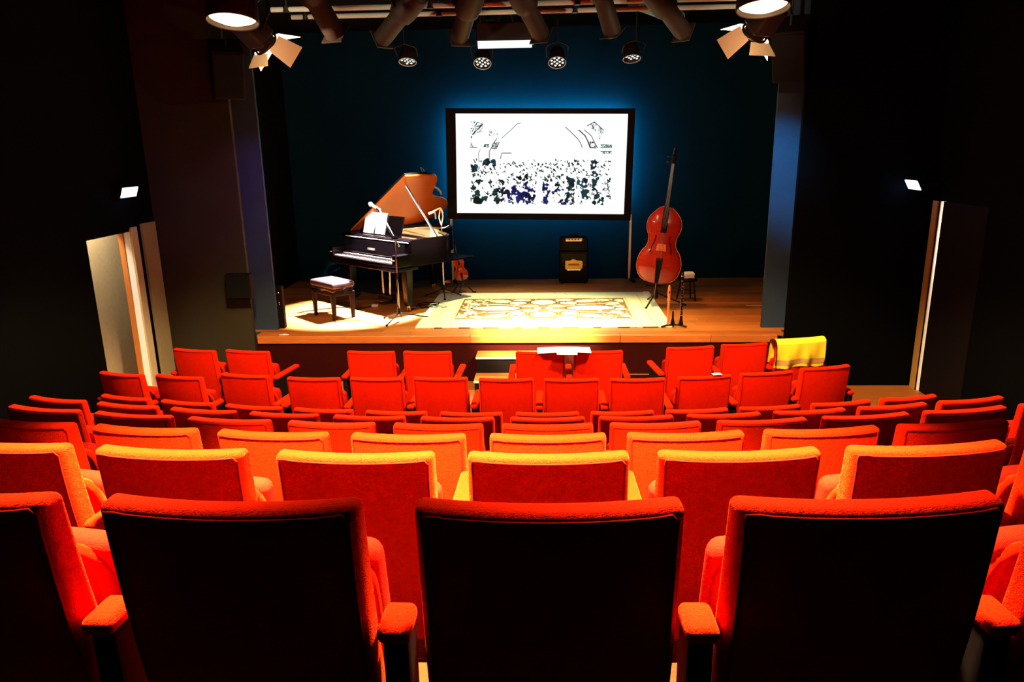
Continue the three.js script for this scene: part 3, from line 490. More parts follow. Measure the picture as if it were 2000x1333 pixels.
// ---------------------------------------------------------------- microphone stands, lamps, cables on the stage
function tripod(o, legs, postTop, collar = 0.14) {
  part('post', [rod([0, 0.08, 0], [0, postTop * 0.55, 0], 0.013), rod([0, postTop * 0.5, 0], [0, postTop, 0], 0.009)], steel, o); part('collar', [cyl(0.024, 0.024, 0.08, 0, collar, 0), cyl(0.018, 0.018, 0.09, 0, postTop * 0.55, 0)], blackMetal, o);
  for (const [x, z] of legs) { const l = part('leg', rod([0, collar - 0.02, 0], [x, 0.02, z], 0.009), blackMetal, o); part('rubber_foot', rod([x * 0.93, 0.024, z * 0.93], [x, 0.016, z], 0.014), rubber, l); }
}
{
  const o = thing('microphone_stand', 'tall boom microphone stand with white microphone before the piano keys', 'microphone stand', [-1.98, SY, -9.58]);
  tripod(o, [[-0.24, -0.14], [-0.11, 0.33], [0.36, -0.16]], 1.12);
  part('boom', rod([0.06, 1.02, 0.06], [-0.28, 1.46, -0.42], 0.009), steel, o); part('boom_clutch', [ball(0.028, 0, 1.12, 0, 10), rod([-0.04, 1.12, 0.0], [0.05, 1.12, 0.01], 0.014)], blackMetal, o);
  const m = part('microphone', [rod([-0.26, 1.445, -0.41], [-0.385, 1.515, -0.45], 0.014, 0.021), ball(0.032, -0.40, 1.523, -0.455, 14)], M(lin(0.75, 0.74, 0.74), 0.4), o, 'pale handheld microphone');
  part('clip', rod([-0.27, 1.44, -0.41], [-0.31, 1.475, -0.425], 0.02), blackMetal, m);
  part('cable', tube([[-0.26, 1.44, -0.41], [-0.15, 1.25, -0.25], [-0.03, 1.1, 0.02], [0.03, 0.7, 0.03], [-0.02, 0.3, 0.02], [0.05, 0.02, 0.05]], 0.004, 40, 5), rubber, o);
}
{
  const o = thing('microphone_stand', 'short tripod microphone stand at the back left corner of the rug', 'microphone stand', [-1.60, SY + 0.002, -11.25]);
  tripod(o, [[0.27, 0.02], [0.06, 0.36], [-0.29, 0.05]], 1.12);
  part('bracket', [tube([[0, 1.1, 0], [0.03, 1.24, 0], [0.0, 1.36, 0], [-0.03, 1.22, 0], [0, 1.1, 0]], 0.009, 30, 6), rod([0, 1.36, 0], [0.03, 1.28, 0], 0.014), rod([0.0, 1.365, 0], [-0.18, 1.285, 0.02], 0.011)], M(lin(0.8, 0.55, 0.36), 0.4), o, 'pale folding bracket');
  const m = part('microphone', rod([-0.10, 1.31, 0.01], [-0.185, 1.28, 0.02], 0.017, 0.019), M(lin(0.8, 0.6, 0.42), 0.4), o); part('clip', rod([-0.09, 1.30, 0.01], [-0.08, 1.20, 0.01], 0.012), steel, m);
  part('short_cable', tube([[0.01, 1.06, 0], [0.06, 1.07, 0], [0.12, 1.10, 0]], 0.007, 12, 6), white, o, 'short white cable');
}
{
  const o = thing('overhead_microphone_stand', 'tall dark stand with white curved boom arm behind the raised piano lid', 'microphone stand', [-1.98, SY, -12.35]);
  tripod(o, [[-0.3, -0.1], [0.22, -0.2], [0.05, 0.22]], 1.68);
  part('wire', tube([[0, 1.66, 0], [-0.02, 1.75, 0], [-0.06, 1.88, 0], [-0.09, 1.94, 0], [-0.04, 1.91, 0], [-0.015, 1.84, 0]], 0.006, 30, 6), M(lin(0.3, 0.55, 0.5), 0.5), o, 'thin teal cable loop');
  part('boom', tube([[0, 1.66, 0], [0.08, 1.635, 0], [0.17, 1.60, 0], [0.23, 1.54, 0], [0.24, 1.49, 0]], 0.017, 24, 8), M(lin(0.75, 0.85, 0.85), 0.5), o, 'white curved arm');
  part('microphone', rod([0.24, 1.49, 0], [0.20, 1.46, 0], 0.014, 0.016), blackMetal, o);
}
{
  const o = thing('cable_coil', 'tangled black and white cables lying before the piano leg', 'cables', [-1.72, SY, -10.45]); const r = rng(15);
  const loop = (n, R0) => { const p = []; for (let i = 0; i <= n; i++) { const a = i / n * 14; p.push([Math.cos(a) * (R0 + 0.05 * r()), 0.012 + 0.016 * (i / n) * 3, Math.sin(a) * (R0 * 0.8 + 0.05 * r())]); } return p; };
  part('cable', tube(loop(36, 0.12), 0.007, 120, 5), rubber, o); part('cable', tube(loop(24, 0.08).map(([x, y, z]) => [x + 0.12, y, z + 0.05]), 0.006, 90, 5), M(lin(0.6, 0.55, 0.5), 0.5), o, 'pale cable'); part('plug', [rod([0.2, 0.02, 0.1], [0.28, 0.025, 0.08], 0.014), rod([-0.18, 0.02, 0.06], [-0.24, 0.02, 0.1], 0.014)], steel, o);
}
{
  const o = thing('power_cable', 'thin dark cable running on the stage boards behind the piano bench', 'cable', [-3.1, SY, -10.4]);
  part('cord', tube([[0.55, 0.01, -0.1], [0.35, 0.008, 0.05], [0.1, 0.008, -0.05], [-0.2, 0.008, 0.08], [-0.45, 0.008, 0.3]], 0.007, 60, 5), rubber, o); part('adaptor', rbox(0.10, 0.04, 0.06, 0.01).translate(0.58, 0.022, -0.1), M(lin(0.5, 0.4, 0.38), 0.5), o, 'pale adaptor box');
}
{
  const o = thing('stool', 'low black stool behind the double bass', 'stool', [2.07, SY, -10.85]);
  part('seat', lathe([[0, 0.30], [0.15, 0.30], [0.155, 0.31], [0.15, 0.325], [0, 0.33]], 24), ebony, o); for (let i = 0; i < 4; i++) { const a = i * Math.PI / 2 + 0.6; part('leg', rod([Math.cos(a) * 0.10, 0.30, Math.sin(a) * 0.10], [Math.cos(a) * 0.15, 0, Math.sin(a) * 0.15], 0.012), blackMetal, o); }
  part('foot_ring', new THREE.TorusGeometry(0.128, 0.007, 6, 28).rotateX(Math.PI / 2).translate(0, 0.13, 0), blackMetal, o);
  const b = thing('folded_cloth', 'small folded white cloth on the low black stool', 'cloth', [2.08, SY + 0.332, -10.85]);
  part('fold', rbox(0.18, 0.035, 0.13, 0.014, [3, 1, 3], (q) => { q.y += 0.004 * Math.sin(q.x * 40); }).translate(0, 0.018, 0), M(lin(0.8, 0.62, 0.42), 0.9), b); part('fold', rbox(0.172, 0.055, 0.125, 0.02, [3, 1, 3], (q) => { q.y += 0.004 * Math.sin(q.x * 30 + 1); }).translate(0.004, 0.062, 0), paper, b);
}
{
  const o = thing('stage_box', 'small black socket box with indicator lights at the left stage edge', 'socket box', [-3.46, SY, -9.25]);
  part('case', rbox(0.09, 0.56, 0.08, 0.01).translate(0, 0.28, 0), seatPanel, o); part('indicator', ball(0.006, 0, 0.475, 0.041, 8), glow([1, 0.8, 0.4], 2), o); part('indicator', ball(0.006, 0, 0.345, 0.041, 8), glow([1, 0.1, 0.1], 2), o); part('indicator', ball(0.005, 0, 0.32, 0.041, 8), glow([1, 0.1, 0.1], 2), o);
}
{
  const a = part('tape_scrap', [rbox(0.12, 0.003, 0.02, 0.001).translate(-3.312, SY + 0.0025, -8.87), rbox(0.04, 0.012, 0.02, 0.003).translate(-3.30, SY + 0.006, -8.872)], paper); tag(a, 'crumpled white tape scrap at the left front corner of the stage', 'tape');
  const b = part('tape_mark', rbox(0.22, 0.003, 0.02, 0.001).translate(2.95, SY + 0.0025, -10.44), M(lin(0.7, 0.6, 0.45), 0.8)); tag(b, 'pale tape mark on the boards near the right wing of the stage', 'tape');
}

// ---------------------------------------------------------------- amplifier against the back wall
{
  const o = thing('amplifier', 'vintage black amplifier with brass panels below the screen', 'amplifier', [0.452, SY, -12.36]);
  part('cabinet', rbox(0.48, 0.52, 0.24, 0.02).translate(0, 0.28, 0), seatPanel, o); part('head_unit', rbox(0.46, 0.22, 0.22, 0.018).translate(0, 0.66, -0.005), seatPanel, o);
  part('grille', box(0.40, 0.20, 0.006, 0, 0.40, 0.121), M(lin(0.018, 0.014, 0.008), 0.9, { bumpMap: rep(velvetBump, 20, 20), bumpScale: 0.003 }), o);
  const pan = P(lin(0.78, 0.42, 0.06), 0.45, { metalness: 0.3 });
  const s = shape([[-0.14, -0.07], [-0.115, -0.095], [0.115, -0.095], [0.14, -0.06], [0.145, 0.03], [0.125, 0.05], [0.05, 0.052], [0.02, 0.07], [-0.02, 0.078], [-0.055, 0.05], [-0.135, 0.05]]);
  const bp = part('brass_plate', new THREE.ExtrudeGeometry(s, { depth: 0.012, bevelEnabled: true, bevelSize: 0.004, bevelThickness: 0.004, bevelSegments: 2 }).translate(0, 0.335, 0.122), pan, o, 'orange brass name plate');
  { const c = document.createElement('canvas'); c.width = 256; c.height = 48; const x = c.getContext('2d'); x.fillStyle = '#c27812'; x.fillRect(0, 0, 256, 48); x.fillStyle = '#7a2a04'; const q = rng(4); for (let i = 0; i < 8; i++) { const a = 14 + i * 29; x.fillRect(a, 10, 6, 28); x.fillRect(a + 14, 12, 6, 26); x.fillRect(a, [10, 21, 31][Math.floor(q() * 3)], 20, 7); } const t = new THREE.CanvasTexture(c); t.colorSpace = THREE.SRGBColorSpace; const m = part('lettering', new THREE.PlaneGeometry(0.19, 0.034), M(0xffffff, 0.5, { map: t }), bp, 'worn dark lettering'); m.position.set(0, 0.327, 0.1395); }
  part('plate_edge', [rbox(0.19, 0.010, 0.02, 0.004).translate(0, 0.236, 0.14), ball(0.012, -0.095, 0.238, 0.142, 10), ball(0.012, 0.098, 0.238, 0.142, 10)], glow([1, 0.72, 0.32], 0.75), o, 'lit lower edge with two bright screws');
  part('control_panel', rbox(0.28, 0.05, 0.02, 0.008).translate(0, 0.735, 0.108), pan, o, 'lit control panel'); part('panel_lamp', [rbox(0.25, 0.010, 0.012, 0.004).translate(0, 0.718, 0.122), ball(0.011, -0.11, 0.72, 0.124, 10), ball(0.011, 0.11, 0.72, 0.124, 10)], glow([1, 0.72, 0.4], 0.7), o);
  for (let i = 0; i < 4; i++) part('knob', new THREE.CylinderGeometry(0.010, 0.012, 0.014, 12).rotateX(Math.PI / 2).translate(-0.075 + i * 0.05, 0.742, 0.124), ebony, o);
  part('handle', tube([[-0.08, 0.77, 0], [-0.06, 0.80, 0], [0.06, 0.80, 0], [0.08, 0.77, 0]], 0.010, 16, 6), rubber, o);
  for (const sx of [-1, 1]) for (const sz of [-1, 1]) part('foot', cyl(0.018, 0.018, 0.022, sx * 0.19, 0.011, sz * 0.09, 10), rubber, o);
  const l = new THREE.PointLight(lin(1, 0.6, 0.25), 0.05); l.position.set(0.452, SY + 0.6, -12.1); scene.add(l);
}

// ---------------------------------------------------------------- projection screen on two legs
{
  const c = document.createElement('canvas'); c.width = 1352; c.height = 768; const x = c.getContext('2d'), r = rng(42), k = 1352 / 1690;
  const X = (a) => (a - 138) * k, Y = (b) => (b - 172) * k;
  x.fillStyle = '#ffffff'; x.fillRect(0, 0, 1352, 768);
  const ln = (pts, w, col = '#0c2222') => { x.strokeStyle = col; x.lineWidth = w * 1.6 * k; x.beginPath(); pts.forEach(([a, b], i) => (i ? x.lineTo(X(a), Y(b)) : x.moveTo(X(a), Y(b)))); x.stroke(); };
  const blob = (a, b, s, col) => { x.fillStyle = col; x.beginPath(); const n = 9; for (let i = 0; i < n; i++) { const t = i / n * 6.283, q = s * (0.35 + 0.9 * r()); x[i ? 'lineTo' : 'moveTo'](X(a + Math.cos(t) * q), Y(b + Math.sin(t) * q)); } x.closePath(); x.fill(); };
  const hatch = (poly, n, cols) => { x.save(); x.beginPath(); poly.forEach(([a, b], i) => x[i ? 'lineTo' : 'moveTo'](X(a), Y(b))); x.closePath(); x.clip(); const bb = [Math.min(...poly.map((p) => p[0])), Math.max(...poly.map((p) => p[0])), Math.min(...poly.map((p) => p[1])), Math.max(...poly.map((p) => p[1]))]; for (let i = 0; i < n; i++) { const a = bb[0] + r() * (bb[1] - bb[0]), b = bb[2] + r() * (bb[3] - bb[2]); x.globalAlpha = 0.5 + 0.5 * r(); ln([[a, b], [a + 30 * (r() - 0.3), b - 26 * (r() - 0.2)]], 2 + 5 * r(), cols[Math.floor(r() * cols.length)]); } x.globalAlpha = 1; x.restore(); };
  const G1 = ['#1c3b3a', '#5d7a78', '#0d1d1d', '#8aa09d', '#23563f'];
  hatch([[278, 245], [335, 245], [410, 268], [360, 330], [300, 385], [300, 470], [350, 492], [280, 494]], 150, G1); hatch([[330, 300], [410, 270], [400, 340], [340, 360]], 40, G1); hatch([[460, 340], [550, 320], [560, 370], [470, 385]], 26, G1); hatch([[420, 460], [470, 460], [460, 492], [400, 492]], 40, G1); hatch([[505, 440], [570, 440], [540, 500], [495, 500]], 60, G1);
  hatch([[1430, 285], [1505, 245], [1560, 290], [1600, 330], [1560, 420], [1540, 380], [1500, 320]], 120, G1); hatch([[1570, 455], [1685, 460], [1685, 488], [1570, 490]], 60, G1); hatch([[1575, 528], [1685, 528], [1685, 550], [1600, 550]], 24, G1); hatch([[1450, 430], [1510, 430], [1535, 490], [1470, 492]], 50, G1);
  ln([[785, 258], [745, 268], [690, 320], [590, 405]], 3); ln([[545, 405], [520, 440], [470, 530], [468, 625]], 4); ln([[380, 510], [362, 545], [364, 630]], 3); ln([[595, 545], [690, 545]], 5); ln([[595, 545], [578, 600]], 4); ln([[410, 268], [300, 370]], 5); ln([[280, 493], [350, 493]], 4); ln([[570, 440], [540, 502], [495, 502]], 4);
  ln([[1220, 295], [1300, 365], [1350, 412], [1375, 450], [1392, 492]], 4); ln([[1350, 322], [1415, 375], [1440, 420], [1470, 490], [1530, 490]], 6); ln([[1405, 320], [1480, 380], [1505, 430], [1545, 495]], 4); ln([[1432, 285], [1503, 247], [1600, 328]], 4); ln([[1570, 490], [1685, 487]], 4); ln([[1572, 526], [1685, 526]], 4);
  const cols = ['#03100e', '#0f2b2b', '#0c3a3a', '#04120f'], navy = ['#0b1250', '#101a66', '#080a30', '#182260'], teal = ['#17343f', '#122a34', '#20424e', '#0a1c24'];
  const smudge = (a, b, s, pal) => { for (let i = 0; i < 4; i++) blob(a + s * 1.2 * (r() - 0.5), b + s * (r() - 0.5), s * (0.3 + 0.45 * r()), pal[Math.floor(r() * 4)]); };
  const head = (a, b, s) => { x.fillStyle = '#ffffff'; x.beginPath(); x.ellipse(X(a), Y(b), s * k, s * (1 + 0.4 * r()) * k, r(), 0, 7); x.fill(); };
  for (let i = 0; i < 150; i++) { const b = 615 + 200 * r(), a = 285 + 1390 * r(); smudge(a, b, 7 + 16 * r() * (b - 540) / 280, cols); }
  for (let i = 0; i < 130; i++) { const b = 800 + 235 * r(), a = 285 + 1390 * r(); if (a > 925 && a < 1010) continue; smudge(a, b, 12 + 22 * r(), b > 850 && a > 600 && a < 1240 ? navy : cols); }
  for (const [a, b, s, q] of [[310, 990, 60, 0], [370, 1010, 50, 0], [420, 995, 40, 0], [300, 880, 36, 0], [340, 930, 40, 0], [360, 820, 34, 0], [590, 830, 36, 0], [640, 910, 60, 1], [720, 930, 64, 1], [770, 950, 66, 1], [830, 950, 50, 1], [880, 990, 64, 1], [900, 900, 50, 1], [860, 860, 44, 1], [1030, 930, 46, 1], [1025, 1000, 50, 1], [1160, 890, 46, 1], [1280, 800, 50, 2], [1270, 880, 52, 2], [1275, 940, 36, 2], [1420, 830, 60, 2], [1430, 910, 66, 2], [1460, 970, 60, 2], [1520, 930, 60, 2], [1525, 830, 44, 2], [1510, 745, 44, 2], [1515, 650, 56, 2], [430, 655, 50, 2], [515, 640, 52, 2], [310, 690, 42, 2], [520, 915, 40, 0], [1670, 960, 30, 0], [1610, 1030, 40, 0], [545, 1000, 40, 0], [1340, 630, 30, 0], [840, 780, 34, 0], [790, 790, 34, 0], [1110, 720, 26, 0], [1160, 780, 34, 0]]) smudge(a, b, s, [cols, navy, teal][q]);
  for (let i = 0; i < 95; i++) { const b = 650 + 390 * r(); head(290 + 1390 * r(), b, 7 + 15 * r() * (b - 520) / 400); }
  for (const [a, b, w, h] of [[968, 920, 32, 150], [1478, 830, 24, 66], [1490, 942, 40, 20], [420, 880, 62, 60], [540, 850, 56, 34], [1360, 970, 40, 70], [1120, 1000, 60, 26], [1610, 880, 50, 80], [470, 770, 70, 30], [1640, 700, 50, 60], [700, 720, 70, 60]]) { x.beginPath(); x.ellipse(X(a), Y(b), w * k, h * k, 0, 0, 7); x.fill(); }
  for (let i = 0; i < 230; i++) { const b = 600 + 430 * r(), a = 285 + 1395 * r(); if (a > 930 && a < 1005 && b > 740) continue; const l = 10 + 30 * r(); ln([[a, b], [a + l * (r() - 0.5), b + l * (r() - 0.2)], [a + l * (r() - 0.2), b + l * 0.6]], 2 + 4 * r(), cols[Math.floor(r() * 4)]); }
  x.fillStyle = '#ffffff'; x.fillRect(0, 0, 1352, Y(243)); x.fillRect(0, Y(1044), 1352, 200); x.fillRect(0, 0, X(277), 768); x.fillRect(X(1690), 0, 300, 768);
  const t = new THREE.CanvasTexture(c); t.colorSpace = THREE.SRGBColorSpace;
  const o = thing('projection_screen', 'large framed projection screen showing an old crowd picture above the stage', 'projection screen', [-0.115, SY, -12.35]); o.rotation.z = 0.0;
  const W = 3.03, Hh = 1.765, cy = 1.945, Wi = [-1.355, 1.405], Hi = [cy - Hh / 2 + 0.10, cy + Hh / 2 - 0.082];
  const frame = new THREE.Group(); frame.name = 'frame'; o.add(frame); frame.position.set(0, cy, 0); frame.rotation.z = -0.019;
  const bar = (x0, x1, y0, y1) => part('frame_bar', rbox(x1 - x0, y1 - y0, 0.06, 0.008).translate((x0 + x1) / 2, (y0 + y1) / 2 - cy, 0), seatPanel, frame);
  bar(-W / 2, W / 2, Hi[1], cy + Hh / 2); bar(-W / 2, W / 2, cy - Hh / 2, Hi[0]); bar(-W / 2, Wi[0], Hi[0], Hi[1]); bar(Wi[1], W / 2, Hi[0], Hi[1]);
  part('backing', box(W - 0.05, Hh - 0.05, 0.01, 0, 0, -0.022), seatPanel, frame);
  const pic = part('picture', new THREE.PlaneGeometry(Wi[1] - Wi[0], Hi[1] - Hi[0]), new THREE.MeshStandardMaterial({ color: 0x000000, roughness: 1, emissive: 0xffffff, emissiveMap: t, emissiveIntensity: 1.15 }), frame, 'glowing white picture with a black inked crowd under an arched roof'); pic.position.set((Wi[0] + Wi[1]) / 2, (Hi[0] + Hi[1]) / 2 - cy, -0.008);
  for (const xx of [-1.475, 1.505]) {
    const l = part('leg', [box(0.035, 1.10, 0.035, xx, 0.58, -0.03)], M(lin(0.66, 0.5, 0.40), 0.4, { metalness: 0.3 }), o, 'pale metal leg'); part('foot', [rod([xx, 0.05, -0.03], [xx + 0.06, 0.02, 0.05], 0.02), rod([xx, 0.05, -0.03], [xx - 0.02, 0.02, -0.25], 0.016), ball(0.03, xx + 0.06, 0.03, 0.05, 10)], rubber, l);
  }
}
{
  const o = thing('wash_light', 'blue wash light panel hidden behind the projection screen', 'stage light', [-0.12, 2.66, -12.61]);
  part('housing', rbox(2.92, 1.46, 0.05, 0.01), seatPanel, o); part('lens_panel', rbox(2.86, 1.40, 0.012, 0.004).translate(0, 0, -0.03), glow([0.0, 0.3, 0.62], 1), o);
  for (const x of [-1.38, 1.38]) part('support', box(0.03, 0.03, 0.22, x, 0.1, 0.12), blackMetal, o);
}

// ---------------------------------------------------------------- lamps of the hall
function houseLamp(name, label, p, tilt) {
  const o = thing(name, label, 'ceiling lamp', p); const h = new THREE.Group(); h.name = 'head'; o.add(h); h.rotation.x = tilt;
  part('housing', lathe([[0, 0.42], [0.09, 0.42], [0.11, 0.36], [0.12, 0.22], [0.165, 0.14], [0.178, 0.0], [0.172, -0.012], [0.166, 0.0], [0.155, 0.13], [0.10, 0.24], [0, 0.26]], 36), fixtureBlack, h); part('lamp_disc', lathe([[0, -0.012], [0.09, -0.008], [0.155, 0.02], [0.152, 0.03], [0, 0.03]], 36), glow(WARM, 5), h, 'glaring warm lens');
  part('yoke', [tube([[-0.19, 0.16, 0], [-0.2, 0.42, 0], [-0.14, 0.52, 0], [0.14, 0.52, 0], [0.2, 0.42, 0], [0.19, 0.16, 0]], 0.012, 30, 6)], fixtureBlack, o); part('stem', rod([0, 0.52, 0], [0, H0 - p[1], 0], 0.016), blackMetal, o);
  if (p[2] > -4) return;
  const l = new THREE.PointLight(lin(...WARM), 1.0); l.position.set(p[0], p[1] - 0.06, p[2]); l.castShadow = true; scene.add(l);
}
houseLamp('house_lamp', 'glaring round warm lamp hanging at the top left', [-2.16, 3.74, -5.4], -0.2);
houseLamp('house_lamp', 'glaring round warm lamp hanging at the top right', [1.45, 3.74, -5.4], -0.2);
houseLamp('house_lamp', 'warm lamp over the left half of the seventh row', [-1.0, 3.86, -2.1], 0);
houseLamp('house_lamp', 'warm lamp over the right half of the seventh row', [0.36, 3.86, -2.1], 0);

function fresnel(name, label, p, dir, s) {
  const o = thing(name, label, 'stage light'); const d = V(...dir).normalize(); aimed(o, p, d.toArray());
  // local -z is the beam direction
  part('housing', [rbox(0.22, 0.22, 0.26, 0.03).translate(0, 0, 0.16), new THREE.CylinderGeometry(0.10, 0.10, 0.08, 24, 1, true).rotateX(Math.PI / 2).translate(0, 0, 0.02)], fixtureBlack, o);
  part('lens', new THREE.CylinderGeometry(0.092, 0.092, 0.012, 24).rotateX(Math.PI / 2).translate(0, 0, 0.03), glow(TUNG, 3), o, 'glowing lens');
  part('frame_ring', new THREE.TorusGeometry(0.115, 0.012, 8, 28).translate(0, 0, -0.01), fixtureBlack, o);
  o.scale.setScalar(0.85); const leafM = M(lin(0.75, 0.62, 0.42), 0.6);
  const leaf = (rot, w0, w1, L, flare, lab) => {
    const g = new THREE.ExtrudeGeometry(shape([[-w0 / 2, 0], [w0 / 2, 0], [w1 / 2, L], [-w1 / 2, L]]), { depth: 0.004, bevelEnabled: false }); // in xy, grow +y; turn so that it grows along -z
    g.translate(0, 0, -0.002).rotateX(-Math.PI / 2 + flare).translate(0, 0.115, -0.015);
    const m = part('barn_door', g, leafM, o, lab); m.rotation.z = rot; return m;
  };
  leaf(0, 0.20, 0.30, 0.20, 0.62, 'lit barn door leaf'); leaf(Math.PI / 2, 0.18, 0.24, 0.22, 0.55); leaf(-Math.PI / 2, 0.18, 0.24, 0.22, 0.55); leaf(Math.PI, 0.20, 0.30, 0.12, 1.2);
  part('yoke', tube([[-0.14, 0, 0.15], [-0.15, 0.2, 0.2], [0, 0.30, 0.24], [0.15, 0.2, 0.2], [0.14, 0, 0.15]], 0.012, 24, 6), fixtureBlack, o);
  const q = o.localToWorld.bind(o); o.updateMatrixWorld(true); const top = q(V(0, 0.30, 0.24)), inv = o.worldToLocal(V(top.x, H0, top.z));
  part('stem', rod([0, 0.30, 0.24], inv.toArray(), 0.014), blackMetal, o);
  const l = new THREE.PointLight(lin(...TUNG), 13); l.position.copy(o.localToWorld(V(0, 0, -0.03))); l.castShadow = true; scene.add(l);
  part('cable', tube([[0.05 * s, 0, 0.28], [0.1 * s, -0.05, 0.34], [0.06 * s, -0.16, 0.33]], 0.006, 14, 5), steel, o);
  return o;
}
fresnel('fresnel_spotlight', 'stage spotlight with lit barn doors below the top left lamp', [-2.17, 3.67, -6.02], [0.46, -0.65, -0.65], -1);
fresnel('fresnel_spotlight', 'stage spotlight with lit barn doors below the top right lamp', [1.57, 3.67, -6.02], [-0.34, -0.66, -0.65], 1);

function profile(label, p, t, len = 0.62) {
  const o = thing('profile_spotlight', label, 'stage light', [0, 0, 0], 0); const d = V(...t).sub(V(...p)).normalize(); aimed(o, p, d.toArray());
  part('barrel', lathe([[0, -0.02], [0.075, -0.02], [0.085, 0.0], [0.085, 0.3], [0.11, 0.34], [0.12, 0.40], [0.12, len], [0.10, len + 0.05], [0, len + 0.06]], 28).rotateX(Math.PI / 2), fixtureBlack, o);
  part('lens', new THREE.CylinderGeometry(0.07, 0.07, 0.006, 24).rotateX(Math.PI / 2).translate(0, 0, -0.024), M(lin(0.1, 0.1, 0.12), 0.1), o);
  part('gel_frame', box(0.19, 0.19, 0.012, 0, 0, -0.005), fixtureBlack, o);
  part('yoke', tube([[-0.13, 0, 0.42], [-0.14, 0.22, 0.42], [0, 0.27, 0.42], [0.14, 0.22, 0.42], [0.13, 0, 0.42]], 0.012, 24, 6), fixtureBlack, o);
  o.updateMatrixWorld(true); const top = o.localToWorld(V(0, 0.27, 0.42)); part('clamp', [rod([0, 0.27, 0.42], o.worldToLocal(V(top.x, Math.min(4.3, top.y + 0.15), top.z)).toArray(), 0.02)], fixtureBlack, o);
  return o;
}
const PB = ['violet', 'rose', 'amber', 'orange', 'blue'], PK = ['profilePurple', 'profilePiano', 'profileBass', 'profileFloor', 'profileBlue'], PLAB = ['black profile spotlight, leftmost of five above the stage front', 'black profile spotlight hanging left of the glowing tray lip', 'black profile spotlight hanging right of the glowing tray lip', 'black profile spotlight, second from the right above the stage front', 'black profile spotlight, rightmost of the five hanging above the stage front'];
PK.forEach((k, i) => { const [p, t] = SPOTS[k], d = V(...t).sub(V(...p)).normalize(); profile(PLAB[i], V(...p).addScaledVector(d, -0.04).toArray(), t); });
profile('black profile spotlight hanging beside the top left barn doors', [-1.72, 3.78, -6.4], [-0.6, 0.6, -9.6], 0.5);

function ledPar(label, p, dir, on = 10, c = [0.85, 1, 0.95]) {
  const o = thing('led_par', label, 'stage light'); aimed(o, p, V(...dir).normalize().toArray());
  part('housing', lathe([[0, 0.20], [0.07, 0.20], [0.09, 0.16], [0.115, 0.02], [0.118, -0.02], [0.110, -0.02], [0.106, 0.0], [0, 0.0]], 28).rotateX(Math.PI / 2), fixtureBlack, o);
  for (let i = 0; i < 12; i++) { const a = i < 4 ? i * Math.PI / 2 : (i - 4) * Math.PI / 4 + 0.3, r = i < 4 ? 0.035 : 0.078; part('led_lens', new THREE.SphereGeometry(0.015, 10, 6).scale(1, 1, 0.4).translate(Math.cos(a) * r, Math.sin(a) * r, -0.004), i < on ? glow(c, 1.6) : M(lin(0.05, 0.06, 0.06), 0.2), o); }
  part('rim', new THREE.TorusGeometry(0.116, 0.006, 6, 32).translate(0, 0, -0.02), M(lin(0.35, 0.45, 0.5), 0.4), o, 'pale rim');
  part('yoke', tube([[-0.13, 0, 0.06], [-0.14, 0.2, 0.08], [0, 0.26, 0.1], [0.14, 0.2, 0.08], [0.13, 0, 0.06]], 0.009, 24, 6), fixtureBlack, o);
  o.updateMatrixWorld(true); const top = o.localToWorld(V(0, 0.26, 0.1)); part('clamp', rod([0, 0.26, 0.1], o.worldToLocal(V(top.x, H0, top.z)).toArray(), 0.012), fixtureBlack, o);
}
ledPar('round stage light with small white lenses, leftmost of the four above the screen', [-1.86, 3.99, -10.5], [0, -0.92, 0.34], 11);
ledPar('round stage light with bright white lenses above the left part of the screen', [-0.85, 3.95, -10.5], [0, -0.82, 0.55], 12);
ledPar('round stage light with bright white lenses above the right part of the screen', [0.15, 3.94, -10.5], [0, -0.82, 0.55], 12);
ledPar('round stage light with few lit lenses, rightmost of the four above the screen', [1.14, 3.97, -10.5], [0.05, -0.92, 0.34], 9);

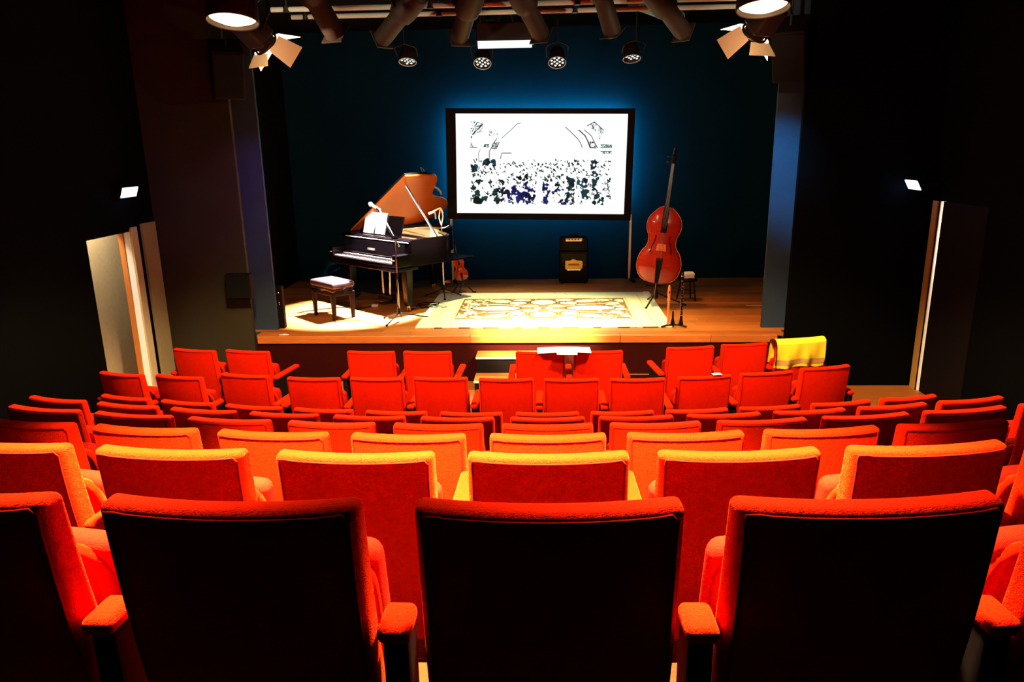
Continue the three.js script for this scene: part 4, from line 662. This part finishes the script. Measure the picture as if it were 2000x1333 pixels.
// rigging pipes, projector tray with added glow, duct, speakers, exit signs
for (const [y, z, l] of [[4.175, -7.6, 'upper steel lighting pipe spanning the ceiling above the stage front'], [4.20, -8.2, 'lower steel lighting pipe spanning the ceiling above the stage front']]) {
  const o = thing('lighting_pipe', l, 'pipe', [-0.2, y, z]); part('pipe', new THREE.CylinderGeometry(0.024, 0.024, 4.9, 16).rotateZ(Math.PI / 2), M(lin(0.3, 0.36, 0.35), 0.5), o);
  for (const x of [-2.3, -0.9, 0.5, 2.3]) part('hanger', [rod([x, 0.02, 0], [x, H0 - y, 0], 0.012), cyl(0.034, 0.034, 0.05, x, 0, 0)], blackMetal, o);
}
{
  const o = thing('glowing_projector_tray', 'dark projector tray above the screen, its lit white lip made to glow', 'projector tray', [-0.47, 3.99, -9.2]);
  part('housing', rbox(0.66, 0.20, 0.40, 0.015).translate(0, 0.14, -0.03), fixtureBlack, o); const p = part('glow_lip', rbox(0.62, 0.085, 0.012, 0.004), glow([1, 1, 1], 1.3), o, 'white lip with the light on it added as glow'); p.position.set(0.0, 0.0, 0.17); p.rotation.x = 0.5;  // the lip is no lamp; stage light on it is added as glow
  part('glow_lip_side', rbox(0.012, 0.22, 0.03, 0.004).translate(0.322, 0.10, 0.175), glow([0.8, 0.95, 1], 0.9), o); for (const x of [-0.2, 0.2]) part('stem', rod([x, 0.24, 0], [x, H0 - 3.99, 0], 0.012), blackMetal, o);
  part('bracket', [rod([-0.08, 0.24, 0.1], [-0.02, 0.40, 0.1], 0.008), rod([0.10, 0.24, 0.1], [0.04, 0.42, 0.1], 0.008), box(0.08, 0.015, 0.02, -0.10, 0.34, 0.1), box(0.08, 0.015, 0.02, 0.10, 0.34, 0.1), box(0.10, 0.02, 0.02, -0.16, 0.26, 0.18)], steel, o);
  area([-0.47, 3.985, -9.01], [-0.47, 3.2, -7.6], 0.6, 0.08, [1, 1, 1], 2);  // added light to go with the glowing tray lip
}
{
  const o = thing('ventilation_duct', 'grey green ventilation duct near the ceiling right of centre', 'duct', [0, 0, 0]);
  part('duct', rod([1.0, 4.31, -8.55], [1.50, 4.22, -9.0], 0.075, 0.075, 24), M(lin(0.10, 0.30, 0.30), 0.5), o); part('collar', [rod([0.93, 4.325, -8.49], [0.96, 4.32, -8.52], 0.085, 0.085, 24)], M(lin(0.10, 0.30, 0.28), 0.5), o); part('hanger', rod([1.2, 4.27, -8.73], [1.2, H0, -8.73], 0.008), blackMetal, o);
}
function speaker(label, p, dir, w, h, d) {
  const o = thing('loudspeaker', label, 'loudspeaker', p); o.lookAt(p[0] + dir[0], p[1] + dir[1], p[2] + dir[2]);
  part('cabinet', rbox(w, h, d, 0.02), seatPanel, o); part('grille', rbox(w * 0.9, h * 0.9, 0.012, 0.005).translate(0, 0, d / 2 + 0.004), rubber, o); part('wall_bracket', rod([0, 0, -d / 2], [0, 0.02, -d / 2 - 0.22], 0.02), blackMetal, o);
  if (p[1] > 3) { o.updateMatrixWorld(true); const q = o.localToWorld(V(0, h / 2 - 0.01, 0)); part('stem', rod([0, h / 2 - 0.01, 0], o.worldToLocal(V(q.x, H0, q.z)).toArray(), 0.015), blackMetal, o); }
  return o;
}
speaker('black loudspeaker hanging high above the left pillar', [-3.52, 3.73, -8.5], [0.5, -0.7, 1], 0.34, 0.56, 0.32);
speaker('black loudspeaker hanging high above the right pillar', [2.56, 3.78, -8.35], [-0.5, -0.7, 1], 0.34, 0.56, 0.32);
{ const o = speaker('small square black loudspeaker on the left pillar beside the stage', [-3.72, 1.27, -8.65], [0, 0, 1], 0.31, 0.31, 0.12); }
function exitSign(label, p, turn, roll) {
  const o = thing('emergency_light', label, 'emergency light', p, turn); o.rotation.order = 'YXZ'; o.rotation.x = roll;
  part('case', rbox(0.33, 0.14, 0.05, 0.01).translate(0, 0, -0.028), seatPanel, o); part('lit_face', rbox(0.315, 0.115, 0.014, 0.005), glow([0.75, 0.95, 1], 2.2), o, 'glowing bluish white face');
  part('bracket', box(0.05, 0.05, 0.10, 0, 0.0, -0.09), blackMetal, o);
  const l = new THREE.PointLight(lin(0.1, 0.3, 1), 0.12); l.position.copy(V(0, 0, 0.08).applyEuler(new THREE.Euler(roll, turn, 0, 'YXZ')).add(V(...p))); scene.add(l);
}
exitSign('glowing bluish white emergency light above the open left doorway', [-4.66, 2.43, -8.2], 90 * R, 0.35);
exitSign('glowing bluish white emergency light above the right door', [4.05, 2.38, -8.53], -90 * R, 0.5);
part('wall_bracket', [box(0.28, 0.04, 0.04, 4.24, 2.38, -8.53)], blackMetal); tag(scene.children[scene.children.length - 1], 'dark bracket arm holding the right emergency light off the wall', 'bracket');

renderer.render(scene, camera);
